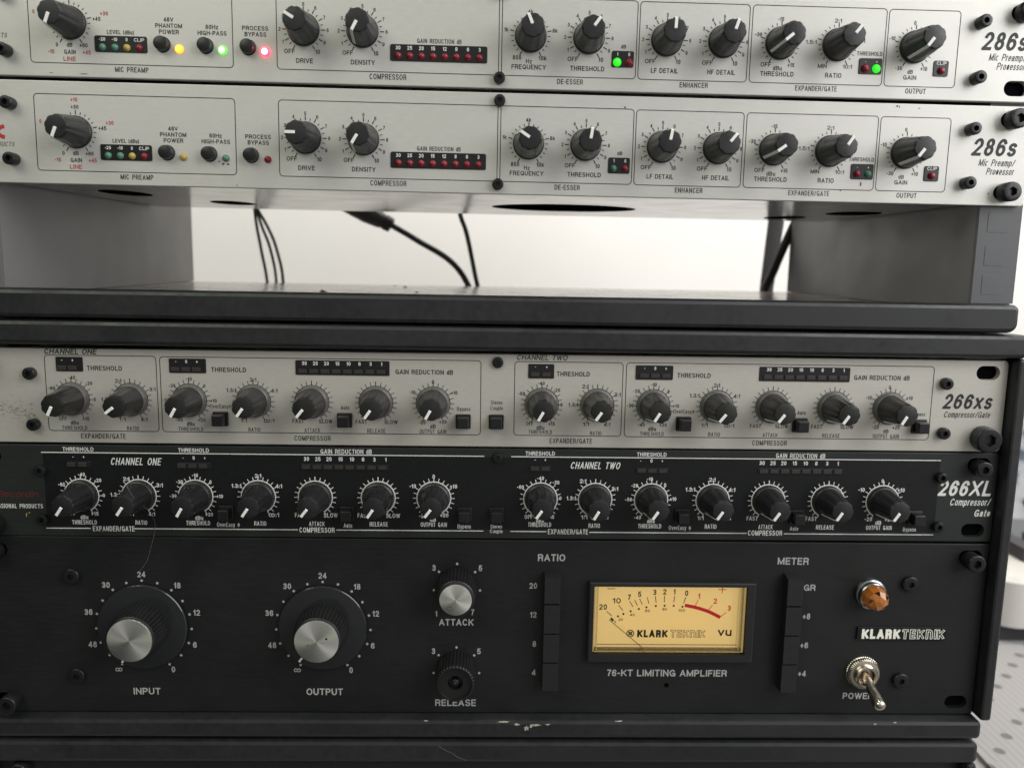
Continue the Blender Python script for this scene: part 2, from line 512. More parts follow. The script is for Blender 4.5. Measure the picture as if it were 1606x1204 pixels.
# ------------------------------------------------------------------ monoline lettering
def A(cx, cy, rx, ry, a0, a1, n=12):
    n = max(3, int(abs(a1-a0)/15))
    return [(cx+rx*math.cos(R(a0+(a1-a0)*k/n)), cy+ry*math.sin(R(a0+(a1-a0)*k/n))) for k in range(n+1)]
OV = A(.5, .5, .5, .5, 90, 450)
_e = A(.5, .36, .5, .36, 0, 308)
GL = {
 'A': (1.0, [[(0, 0), (.5, 1)], [(.5, 1), (1, 0)], [(.2, .29), (.8, .29)]]),
 'B': (.86, [[(0, 0), (0, 1)], [(0, 1), (.55, 1)]+A(.55, .77, .4, .23, 90, -90)+[(0, .54)], [(0, .54), (.58, .54)]+A(.58, .27, .42, .27, 90, -90)+[(0, 0)]]),
 'C': (.95, [A(.5, .5, .5, .5, 42, 318)]),
 'D': (.93, [[(0, 0), (0, 1)], [(0, 1), (.42, 1)]+A(.42, .5, .58, .5, 90, -90)+[(0, 0)]]),
 'E': (.80, [[(0, 0), (0, 1)], [(0, 1), (1, 1)], [(0, .52), (.9, .52)], [(0, 0), (1, 0)]]),
 'F': (.75, [[(0, 0), (0, 1)], [(0, 1), (1, 1)], [(0, .5), (.88, .5)]]),
 'G': (1.0, [A(.5, .5, .5, .5, 42, 335), [(.56, .44), (1, .44)], [(1, .44), (1, .02)]]),
 'H': (.92, [[(0, 0), (0, 1)], [(1, 0), (1, 1)], [(0, .52), (1, .52)]]),
 'I': (.22, [[(.5, 0), (.5, 1)]]),
 'K': (.95, [[(0, 0), (0, 1)], [(1, 1), (0, .36)], [(.34, .58), (1, 0)]]),
 'L': (.76, [[(0, 0), (0, 1)], [(0, 0), (1, 0)]]),
 'M': (1.12, [[(0, 0), (0, 1)], [(0, 1), (.5, .05)], [(.5, .05), (1, 1)], [(1, 1), (1, 0)]]),
 'N': (.93, [[(0, 0), (0, 1)], [(0, 1), (1, 0)], [(1, 0), (1, 1)]]),
 'O': (1.02, [OV]),
 'P': (.86, [[(0, 0), (0, 1)], [(0, 1), (.58, 1)]+A(.58, .73, .42, .27, 90, -90)+[(0, .46)]]),
 'Q': (1.02, [OV, [(.62, .26), (1, -.02)]]),
 'R': (.90, [[(0, 0), (0, 1)], [(0, 1), (.58, 1)]+A(.58, .74, .42, .26, 90, -90)+[(0, .48)], [(.58, .48), (.9, .36), (.95, 0)]]),
 'S': (.88, [A(.5, .755, .46, .245, 22, 270)+A(.5, .255, .5, .255, 90, -160)[1:]]),
 'T': (.84, [[(0, 1), (1, 1)], [(.5, 0), (.5, 1)]]),
 'U': (.92, [[(0, 1), (0, .38)]+A(.5, .38, .5, .38, 180, 360)+[(1, 1)]]),
 'V': (.95, [[(0, 1), (.5, 0)], [(.5, 0), (1, 1)]]),
 'W': (1.35, [[(0, 1), (.26, 0)], [(.26, 0), (.5, 1)], [(.5, 1), (.74, 0)], [(.74, 0), (1, 1)]]),
 'X': (.95, [[(0, 0), (1, 1)], [(0, 1), (1, 0)]]),
 'Y': (.95, [[(0, 1), (.5, .42)], [(1, 1), (.5, .42)], [(.5, .42), (.5, 0)]]),
 'Z': (.85, [[(0, 1), (1, 1)], [(1, 1), (0, 0)], [(0, 0), (1, 0)]]),
 '0': (.70, [OV]),
 '1': (.42, [[(.9, 0), (.9, 1)], [(.9, .95), (.62, .78), (0, .76)]]),
 '2': (.70, [A(.5, .71, .5, .29, 165, -25)+[(0, .02)], [(0, 0), (1, 0)]]),
 '3': (.70, [A(.5, .75, .44, .25, 155, -80)+[(.4, .52)], [(.4, .52)]+A(.5, .265, .5, .265, 85, -155)]),
 '4': (.74, [[(.74, 0), (.74, 1)], [(.74, 1), (0, .32)], [(0, .25), (1, .25)]]),
 '5': (.70, [[(.94, 1), (.16, 1)], [(.16, 1), (.06, .48)], A(.48, .32, .52, .32, 145, -150)]),
 '6': (.72, [A(.5, .295, .5, .295, 90, 450), A(.54, .54, .54, .46, 38, 180)+[(0, .3)]]),
 '7': (.66, [[(0, 1), (1, 1)], [(1, 1), (.55, .5), (.32, 0)]]),
 '8': (.70, [A(.5, .76, .42, .24, 90, 450), A(.5, .265, .5, .265, 90, 450)]),
 '9': (.72, [A(.5, .705, .5, .295, 90, 450), A(.46, .46, .54, .46, -142, 0)+[(1, .7)]]),
 'a': (.70, [[(.92, 0), (.92, .48)], A(.5, .47, .42, .25, 0, 165), A(.44, .2, .44, .2, 90, 450)]),
 'c': (.68, [A(.5, .36, .5, .36, 58, 302)]),
 'd': (.72, [[(1, 0), (1, 1)], A(.5, .36, .5, .36, 90, 450)]),
 'e': (.70, [_e, [(.04, .36), (1, .36)]]),
 'g': (.72, [A(.5, .36, .5, .36, 90, 450), [(1, .72), (1, -.05)]+A(.5, -.05, .5, .22, 0, -150)]),
 'i': (.22, [[(.5, 0), (.5, .72)], [(.5, .97), (.5, 1)]]),
 'k': (.70, [[(0, 0), (0, 1)], [(.95, .72), (0, .26)], [(.34, .44), (1, 0)]]),
 'l': (.22, [[(.5, 0), (.5, 1)]]),
 'm': (1.05, [[(0, 0), (0, .72)], A(.25, .46, .25, .26, 180, 0)+[(.5, 0)], A(.75, .46, .25, .26, 180, 0)+[(1, 0)]]),
 'n': (.68, [[(0, 0), (0, .72)], A(.5, .44, .5, .28, 180, 0)+[(1, 0)]]),
 '&': (.93, [[(0, 0), (0, 1)], [(0, 1), (.5, 1)]+A(.5, .6, .5, .4, 90, 0)+[(1, 0)]]),
 'o': (.74, [A(.5, .36, .5, .36, 90, 450)]),
 'p': (.72, [[(0, -.27), (0, .72)], A(.5, .36, .5, .36, 90, 450)]),
 'r': (.44, [[(0, 0), (0, .72)], A(.7, .38, .7, .34, 180, 80)]),
 's': (.66, [[(x, y*.72) for x, y in A(.5, .755, .46, .245, 22, 270)+A(.5, .255, .5, .255, 90, -160)[1:]]]),
 't': (.44, [[(.45, .95), (.45, .12), (.6, 0), (.95, 0)], [(0, .70), (1, .70)]]),
 'u': (.68, [[(0, .72), (0, .27)]+A(.5, .27, .5, .27, 180, 360), [(1, 0), (1, .72)]]),
 'v': (.70, [[(0, .72), (.5, 0)], [(.5, 0), (1, .72)]]),
 'x': (.70, [[(0, 0), (1, .72)], [(0, .72), (1, 0)]]),
 'y': (.70, [[(0, .72), (.5, .02)], [(1, .72), (.4, -.22), (.05, -.27)]]),
 'z': (.62, [[(0, .70), (1, .70)], [(1, .70), (0, 0)], [(0, 0), (1, 0)]]),
 '+': (.68, [[(.04, .42), (.96, .42)], [(.5, .1), (.5, .74)]]),
 '-': (.46, [[(.05, .42), (.95, .42)]]),
 '/': (.62, [[(0, 0), (1, 1)]]),
 '.': (.20, [[(.5, .05), (.5, .1)]]),
 ':': (.20, [[(.5, .05), (.5, .1)], [(.5, .6), (.5, .65)]]),
 '(': (.32, [A(1, .42, 1, .68, 125, 235)]),
 ')': (.32, [A(0, .42, 1, .68, 55, -55)]),
 '@': (.95, [A(.5, .45, .5, .45, 90, 450), [(.34, .2), (.34, .7)], [(.34, .7), (.6, .66), (.6, .46), (.36, .44)], [(.5, .44), (.68, .2)]]),
 '~': (1.25, [A(.25, .42, .25, .40, 0, 360), A(.75, .42, .25, .40, -180, 180)]),
}
GC = {}
def glyph(c, cx, t, ti):
    """union of the strokes of a letter, width factor cx, stroke t, inset for stroke ti; cap height 1"""
    k = (c, round(cx, 2), round(t, 3), round(ti, 3))
    if k in GC:
        return GC[k]
    w, st = GL[c]
    W = max(w*cx, ti)
    tt = t*(.62 if c == '@' else 1)
    vs, fs = [], []
    for s in st:
        P = [Vector((ti/2+u*(W-ti), ti/2+v*(1-ti))) for u, v in s]
        closed = (P[0]-P[-1]).length < 1e-6
        if closed:
            P = P[:-1]
        else:
            d = (P[0]-P[1]).normalized()
            ext = 0.06 if (c in 'ceasCSG' and len(s) > 4) else tt/2      # curved ends are cut square
            P[0] = P[0]+d*ext
            d = (P[-1]-P[-2]).normalized()
            P[-1] = P[-1]+d*(tt/2 if c == 'a' else ext)
        n = len(P)
        Ls, Rs = [], []
        for i in range(n):
            p = P[i]
            d1 = (p-P[i-1]).normalized() if (i > 0 or closed) else (P[1]-p).normalized()
            d2 = (P[(i+1) % n]-p).normalized() if (i < n-1 or closed) else d1
            n1, n2 = Vector((-d1.y, d1.x)), Vector((-d2.y, d2.x))
            m = n1+n2
            m = m/max(0.45, m.dot(n1))
            Ls.append(p+m*tt/2)
            Rs.append(p-m*tt/2)
        o = len(vs)
        for q in Ls+Rs:
            yy = q.y
            if min(v for u, v in s) >= 0:
                yy = min(1+(t-ti)/2, max(-(t-ti)/2, yy))
            vs.append(Vector((q.x, yy)))
        for i in range(n if closed else n-1):
            j = (i+1) % n
            quad = [o+n+i, o+n+j, o+j, o+i]
            a, b, c_, d_ = (vs[q] for q in quad)
            ar = (a.x*b.y-b.x*a.y)+(b.x*c_.y-c_.x*b.y)+(c_.x*d_.y-d_.x*c_.y)+(d_.x*a.y-a.x*d_.y)
            if abs(ar) > 1e-7:
                fs.append(quad if ar > 0 else quad[::-1])
    ov, oe, of, a_, b_, src = delaunay_2d_cdt(vs, [], fs, 0, 1e-4, True)
    tri = []
    for f, sfc in zip(of, src):
        if sfc:
            p, q, r_ = (ov[i] for i in f[:3])
            if (q.x-p.x)*(r_.y-p.y)-(q.y-p.y)*(r_.x-p.x) < 0:
                f = f[::-1]
            tri.append(tuple(f))
    GC[k] = ([(p.x, p.y) for p in ov], tri)
    return GC[k]

# ------------------------------------------------------------------ things
def tag(o, label=None, cat=None, group=None, kind=None):
    if label: o['label'] = label
    if cat: o['category'] = cat
    if group: o['group'] = group
    if kind: o['kind'] = kind
    return o

def thing(name, label, cat, loc=(0, 0, 0), tilt=0.0, group=None):
    o = bpy.data.objects.new(name, None)
    o.empty_display_size = 0.01
    col.objects.link(o)
    o.location = [c*MM for c in loc]
    o.rotation_euler = (0, R(tilt), 0)
    return tag(o, label, cat, group)

INK = {'k': 1, 'r': 2, 'w': 1, 'g': 3, 's': 1}
def letter(mb, data, inkmap, y=-0.06):
    for l in data.strip().split('\n'):
        s, x, z, h, w, st = l.split('|')
        x, z, h, w = float(x), float(z), float(h)*(1.06 if float(h) < 2.4 else 1), float(w)
        it = 'i' in st
        big = h > 5
        mb.text(s, x, z, h, w, w=(.18 if big else .16 if it and h > 2.5 else .19 if it else .175 if h < 3 else .175), y=y,
                slant=.21 if it else 0, mi=inkmap[st[0]])

def screw(parent, x, z, r, h, name='screw', hex_r=0.48, key=None):
    mb = MB()
    hx = lambda a: r*hex_r/max(math.cos((a % (math.pi/3))-math.pi/6), .1)*.9
    hr = lambda a, q, hh: hx(a) if q < 0 else q
    prof = [(r*.98, 0), (r, h*.25), (r, h-.45), (r*.93, h-.08), (r*.86, h), (-1, h), (-1, h-min(2.0, h*.6))]
    mb.lathe(0, 0, prof, 36, hr)
    return mb.build(name, 'screw', parent, (x, 0, z), smooth=40, key='screw_%.2f_%.2f' % (r, h))

def knob_mesh(kind):
    mb = MB()
    N = 90
    def flute(a, r, h):
        if h < 3.2 or h > 17.6:
            return r
        k = min(1, (h-3.2)/2.5)
        return r*(1-0.055*k*(0.5+0.5*math.cos(9*a+math.pi))**2.0)
    if kind == 'preamp':
        prof = [(6.95, 0), (6.95, 1.0), (6.75, 1.5), (6.55, 1.7), (6.5, 3.2), (6.3, 5.5), (5.9, 9), (5.45, 13), (5.1, 16.2), (4.95, 17.0), (4.6, 17.45), (4.3, 17.5)]
        mb.lathe(0, 0, prof, N, flute)
        mats = ['knob']
    else:
        prof = [(7.5, 0), (7.45, 1.2), (7.2, 2.1), (6.75, 2.4)]
        mb.lathe(0, 0, prof, N, None, mi=1, cap=False)
        prof = [(6.75, 2.4), (6.6, 3.2), (6.35, 5.5), (6.0, 9), (5.55, 13), (5.2, 16.2), (5.05, 17.0), (4.8, 17.5), (4.5, 17.6)]
        mb.lathe(0, 0, prof, N, flute, mi=0)
        mats = ['knob_worn', 'skirt'] if kind == 'compressor' else ['knob', 'knob_worn']
    return mb, mats

def pointer_mesh(kind):
    mb = MB()
    w = 0.62
    top = 17.55 if kind == 'preamp' else 17.65
    R0 = 5.0 if kind == 'preamp' else 5.12
    # bar on the cap
    path = [(0.6, top), (R0-0.35, top), (R0+0.08, top-.75), (R0+.2, top-1.4), (5.62, 13), (6.05, 9), (6.48, 5.5), (6.7, 3.3)]
    n = len(path)
    th = 0.28
    vs, fs = [], []
    for r, h in path:
        for sx in (-w, w):
            vs.append((sx, -h-(th if r < R0 else 0.02), r+(0.1 if r > R0 else 0)))
            vs.append((sx, -h+.35, r-0.4))
    for i in range(n-1):
        a, b = i*4, (i+1)*4
        fs += [(a, a+2, b+2, b), (a+1, b+1, b+3, a+3), (a, b, b+1, a+1), (a+2, a+3, b+3, b+2)]
    fs.append((0, 1, 3, 2))
    mb.add(vs, fs)
    return mb

def knob(parent, x, z, ang, kind):
    mb, mats = (MB(), []) if ('knob_'+kind) in MESHES else knob_mesh(kind)
    k = mb.build('knob', mats, parent, (x, 0, z), smooth=38, key='knob_'+kind, rot=ang)
    k.rotation_euler = (R(random.uniform(-.7, .7)), R(ang), R(random.uniform(-.7, .7)))
    pm = MB() if ('pointer_'+kind) in MESHES else pointer_mesh(kind)
    pm.build('pointer', 'pointer', k, key='pointer_'+kind)
    return k

def ticks(mb, x, z, r0, rl, rs, longs, mi=1, w=0.34, y=-0.06, ring=0):
    for k in range(21):
        a = R(-150+15*k)
        r1 = rl if k in longs else rs
        mb.strip([(x+r0*math.sin(a), z+r0*math.cos(a)), (x+r1*math.sin(a), z+r1*math.cos(a))], w*(1.25 if k in longs else 1), y-0.004*(k % 2), mi=mi)
    if ring:
        mb.strip([(x+(r0)*math.sin(R(t)), z+(r0)*math.cos(R(t))) for t in range(-150, 151, 6)], ring, y-0.012, mi=mi)

def frame(mb, x0, x1, z0, z1, r=1.6, w=0.34, y=-0.05, mi=1):
    mb.strip(rr(x0, x1, z0, z1, r), w, y, closed=True, mi=mi)

def led(parent, x, z, r, m, y=0.0, name='led'):
    mb = MB()
    mb.lathe(0, 0, [(r*1.06, 0), (r*1.04, .25), (r, .3), (r*.93, .75), (r*.72, 1.2), (r*.4, 1.48), (r*.12, 1.55)], 24)
    return mb.build(name, m, parent, (x, y, z), smooth=50, key='led_%s_%.2f' % (m, r))

def round_button(parent, x, z):
    mb = MB()
    mb.lathe(0, 0, [(3.35, 0), (3.35, .4), (3.05, .55), (3.0, 3.2), (2.8, 3.75), (2.4, 3.9)], 32)
    return mb.build('push_button', 'button', parent, (x, 0, z), smooth=40, key='round_button')

def square_button(parent, x, z, tall=False):
    mb = MB()
    mb.prism(rr(-3.5, 3.5, -3.4, 3.4, .5, 3), 0, -1.0, .3)
    mb.prism(rr(-2.6, 2.6, -2.6, 2.6, .4, 3), -0.9, -5.6, .45)
    return mb.build('push_button', 'button', parent, (x, 0, z), smooth=40, key='square_button')

SLOTW, SLOTH = 5.6, 3.3
def slot_backs(mb, pts, mi):
    for cx, cz in pts:
        mb.cap(rr(cx-6.2, cx+6.2, cz-3.9, cz+3.9, 3.6, 4), 2.95, mi=mi)
def slot(cx, cz):
    return rr(cx-SLOTW, cx+SLOTW, cz-SLOTH, cz+SLOTH, SLOTH-.05, 6)

TEXT_PREAMP = r'''+15|-183.16|14.08|1.58|0|r
+30|-182.99|11.01|1.58|0|k
0|-198.00|4.65|1.59|0|r
+45|-171.52|2.34|1.59|0|k
+30|-168.23|4.65|1.59|0|r
0|-188.87|-8.59|1.61|0|k
-15|-191.44|-11.47|1.61|0|r
dB|-183.51|-8.59|1.61|0|k
GAIN|-183.52|-11.47|1.76|4.9|k
LINE|-183.78|-14.32|1.76|5.3|r
+60|-177.56|-8.59|1.61|0|k
+45|-176.35|-11.47|1.61|0|r
LEVEL (dBu)|-161.63|-2.86|1.60|11.4|k
48V|-140.93|2.90|1.74|0|k
PHANTOM|-140.97|0.38|1.74|11.4|k
POWER|-140.94|-2.12|1.75|8.5|k
80Hz|-122.58|0.38|1.74|5.4|k
HIGH-PASS|-122.53|-2.12|1.75|12.4|k
PROCESS|-104.06|0.38|1.75|11.2|k
BYPASS|-103.99|-2.12|1.75|9.3|k
MIC PREAMP|-157.47|-18.17|2.06|14.3|k
DRIVE|-83.09|-12.44|1.91|7.3|k
DENSITY|-57.89|-12.44|1.92|10.4|k
OFF|-89.53|-8.59|1.76|4.5|k
10|-77.39|-8.59|1.76|0|k
OFF|-64.47|-8.59|1.76|4.5|k
10|-52.13|-8.59|1.76|0|k
GAIN REDUCTION dB|-24.75|-2.86|1.76|19.3|k
COMPRESSOR|-47.01|-18.17|2.22|16.0|k
4k|14.71|10.50|1.60|0|k
1k|4.26|2.90|1.61|0|k
8k|25.45|2.90|1.61|0|k
800|9.12|-8.59|1.77|0|k
10k|20.37|-8.59|1.77|0|k
Hz|14.38|-10.07|1.78|0|k
FREQUENCY|14.35|-12.44|1.93|15.1|k
THRESHOLD|40.05|-12.44|1.93|15.0|k
dB|55.64|-2.86|1.48|0|k
LF DETAIL|74.05|-12.44|1.94|12.0|k
HF DETAIL|99.12|-12.44|1.94|12.2|k
DE-ESSER|32.63|-18.17|2.09|11.3|k
ENHANCER|87.30|-18.17|2.10|12.5|k
OFF|33.54|-8.59|1.78|4.6|k
10|45.90|-8.59|1.78|0|k
OFF|67.53|-8.59|1.78|4.6|k
10|79.94|-8.59|1.78|0|k
OFF|92.77|-8.59|1.78|4.6|k
10|105.01|-8.59|1.79|0|k
-15|124.21|10.50|1.62|0|k
-30|114.72|3.85|1.62|0|k
OFF|118.68|-8.59|1.79|4.6|k
+15|129.88|-8.59|1.64|0|k
dBu|123.93|-10.07|1.79|0|k
THRESHOLD|123.93|-12.44|1.95|14.8|k
1.5:1|138.16|1.33|1.63|4.9|k
2:1|149.53|10.50|1.62|3.2|k
4:1|160.48|2.34|1.63|3.2|k
MIN|143.80|-8.59|1.64|3.9|k
10:1|155.03|-8.59|1.65|4.2|k
RATIO|149.02|-12.44|1.95|7.3|k
THRESHOLD|164.51|-2.86|1.64|11.3|k
EXPANDER/GATE|141.74|-18.17|2.11|18.6|k
OUTPUT|186.37|-18.17|2.12|9.2|k
0|183.65|10.50|1.63|0|k
-10|174.01|3.85|1.63|0|k
-30|177.92|-8.59|1.65|0|k
+10|189.21|-8.59|1.65|0|k
dB|183.19|-10.07|1.65|0|k
GAIN|183.23|-12.44|1.81|5.9|k
286s|224.85|3.85|7.76|19.9|ki
Mic Preamp/|226.34|-2.86|3.00|16.4|ki
Processor|228.30|-6.62|3.01|12.5|ki
DUCTS|-213.26|-5.37|1.89|7.1|gi'''
TEXT_SILVER = r'''CHANNEL ONE|-191.79|20.48|2.34|23.4|ki
THRESHOLD|-176.96|13.02|2.04|15.8|k
-40|-191.96|8.56|1.58|0|k
-20|-184.42|5.99|1.58|0|k
0|-182.13|-1.41|1.59|0|k
+15|-186.65|-10.50|1.60|0|k
OFF|-197.17|-10.50|1.60|3.6|k
-60|-201.32|3.60|1.58|0|k
dBu|-191.95|-12.41|1.76|3.6|k
THRESHOLD|-192.01|-14.76|1.77|11.5|k
2:1|-171.11|7.28|1.74|2.9|k
3:1|-155.78|3.60|1.74|2.9|k
1.3:1|-176.95|-1.41|1.75|4.5|k
1:1|-170.15|-10.50|1.76|3.0|k
4:1|-160.21|-10.50|1.76|3.0|k
RATIO|-165.53|-14.76|1.77|5.4|k
EXPANDER/GATE|-179.18|-18.57|2.26|20.4|k
-|-195.45|16.62|1.25|0|w
+|-190.33|16.62|1.25|0|w
-|-144.49|16.62|1.26|0|w
0|-139.64|16.62|1.57|0|w
+|-134.62|16.62|1.26|0|w
THRESHOLD|-120.84|13.02|2.05|15.9|k
-10|-139.02|8.56|1.58|0|k
0|-132.17|5.40|1.59|0|k
+10|-128.29|-1.41|1.59|0|k
+20|-133.91|-10.50|1.61|0|k
-40|-144.20|-10.50|1.60|0|k
-20|-146.81|5.40|1.58|0|k
-30|-149.88|-1.41|1.59|0|k
dBu|-139.12|-12.41|1.77|3.6|k
THRESHOLD|-139.05|-14.76|1.77|11.4|k
OverEasy@|-125.10|-3.96|1.76|10.0|k
2:1|-109.88|8.56|1.74|3.0|k
1.3:1|-119.96|3.60|1.75|4.5|k
1:1|-114.69|-10.50|1.77|3.0|k
RATIO|-109.96|-14.76|1.77|5.5|k
4:1|-100.36|3.60|1.75|3.0|k
~:1|-103.11|-10.50|1.77|4.9|k
30|-86.33|16.62|1.73|0|w
25|-81.28|16.62|1.73|0|w
20|-76.22|16.62|1.74|0|w
15|-71.24|16.62|1.74|0|w
10|-66.18|16.62|1.74|0|w
6|-61.19|16.62|1.74|0|w
3|-56.20|16.62|1.74|0|w
1|-51.13|16.62|1.74|0|w
GAIN REDUCTION dB|-31.58|13.02|2.06|26.5|k
FAST|-89.79|-10.50|1.77|5.2|k
SLOW|-77.14|-10.50|1.77|6.3|k
ATTACK|-83.34|-14.76|1.94|7.2|k
Auto|-68.11|-3.96|1.76|3.9|k
FAST|-60.69|-10.50|1.77|5.2|k
SLOW|-46.97|-10.50|1.78|6.2|k
RELEASE|-53.78|-14.76|1.94|8.4|k
-10|-37.04|3.60|1.60|0|k
0|-27.55|8.56|1.75|0|k
+10|-17.76|3.60|1.60|0|k
-20|-32.59|-10.50|1.62|0|k
+20|-22.94|-10.18|1.62|0|k
dB|-27.60|-12.41|1.78|0|k
OUTPUT GAIN|-27.58|-14.76|1.95|12.4|k
COMPRESSOR|-83.32|-18.57|2.27|16.7|k
Bypass|-13.34|-3.96|1.77|6.2|k
Stereo|1.89|-0.77|1.77|5.4|k
Couple|1.94|-3.35|1.77|5.9|k
CHANNEL TWO|22.76|20.48|2.38|23.3|ki
THRESHOLD|37.18|13.02|2.07|15.3|k
-60|13.44|3.60|1.60|0|k
-40|22.51|8.56|1.60|0|k
-20|29.71|5.40|1.60|0|k
0|32.05|-1.41|1.61|0|k
+15|27.68|-10.50|1.62|0|k
OFF|17.40|-10.50|1.62|3.3|k
dBu|22.47|-12.41|1.79|3.7|k
THRESHOLD|22.44|-14.45|1.79|11.0|k
2:1|42.99|7.28|1.76|3.0|k
3:1|58.08|3.60|1.77|3.0|k
1.3:1|37.54|-1.41|1.77|4.6|k
1:1|43.73|-10.50|1.79|3.0|k
4:1|53.65|-10.50|1.79|3.0|k
RATIO|48.43|-14.76|1.79|5.4|k
EXPANDER/GATE|36.86|-18.57|2.29|19.9|k
-|19.78|16.62|1.27|0|w
+|24.75|16.62|1.27|0|w
-|69.94|16.62|1.28|0|w
0|74.87|16.62|1.60|0|w
+|79.80|16.62|1.28|0|w
THRESHOLD|93.36|13.02|2.08|15.6|k
-20|66.85|5.40|1.61|0|k
-10|74.84|8.56|1.61|0|k
0|81.85|5.40|1.61|0|k
-30|64.09|-1.41|1.62|0|k
+10|85.54|-1.41|1.62|0|k
-40|69.68|-10.50|1.63|0|k
+20|79.88|-10.50|1.63|0|k
dBu|74.82|-12.41|1.80|3.7|k
THRESHOLD|74.84|-14.76|1.80|11.1|k
OverEasy@|89.43|-3.96|1.79|10.1|k
1.3:1|94.09|3.60|1.78|4.6|k
2:1|104.31|8.56|1.77|3.0|k
4:1|113.96|3.60|1.78|3.0|k
1:1|99.43|-10.50|1.80|3.1|k
~:1|111.11|-10.50|1.80|4.8|k
RATIO|104.19|-14.76|1.80|5.5|k
30|128.25|16.62|1.76|0|w
25|133.29|16.62|1.76|0|w
20|138.18|16.62|1.77|0|w
15|143.07|16.62|1.77|0|w
10|148.05|16.62|1.77|0|w
6|152.86|16.62|1.77|0|w
3|157.93|16.62|1.77|0|w
1|162.91|16.62|1.77|0|w
GAIN REDUCTION dB|181.60|13.02|2.10|26.3|k
FAST|123.50|-10.50|1.80|5.3|k
SLOW|135.88|-10.50|1.80|6.1|k
ATTACK|130.74|-14.76|1.81|7.1|k
Auto|144.88|-3.96|1.80|3.9|k
FAST|152.49|-10.50|1.81|5.2|k
SLOW|166.87|-10.50|1.81|6.2|k
RELEASE|159.56|-14.76|1.81|8.3|k
-10|176.25|3.60|1.63|0|k
0|185.76|8.56|1.62|0|k
+10|195.54|3.60|1.63|0|k
-20|180.54|-10.50|1.65|0|k
+20|190.31|-10.50|1.65|0|k
dB|185.60|-12.41|1.65|0|k
OUTPUT GAIN|185.73|-14.76|1.98|12.4|k
Bypass|200.57|-3.96|1.81|6.2|k
COMPRESSOR|130.67|-18.57|2.31|16.4|k
266xs|223.75|2.25|7.20|23.0|ki
Compressor/Gate|223.74|-3.96|2.96|22.0|ki'''
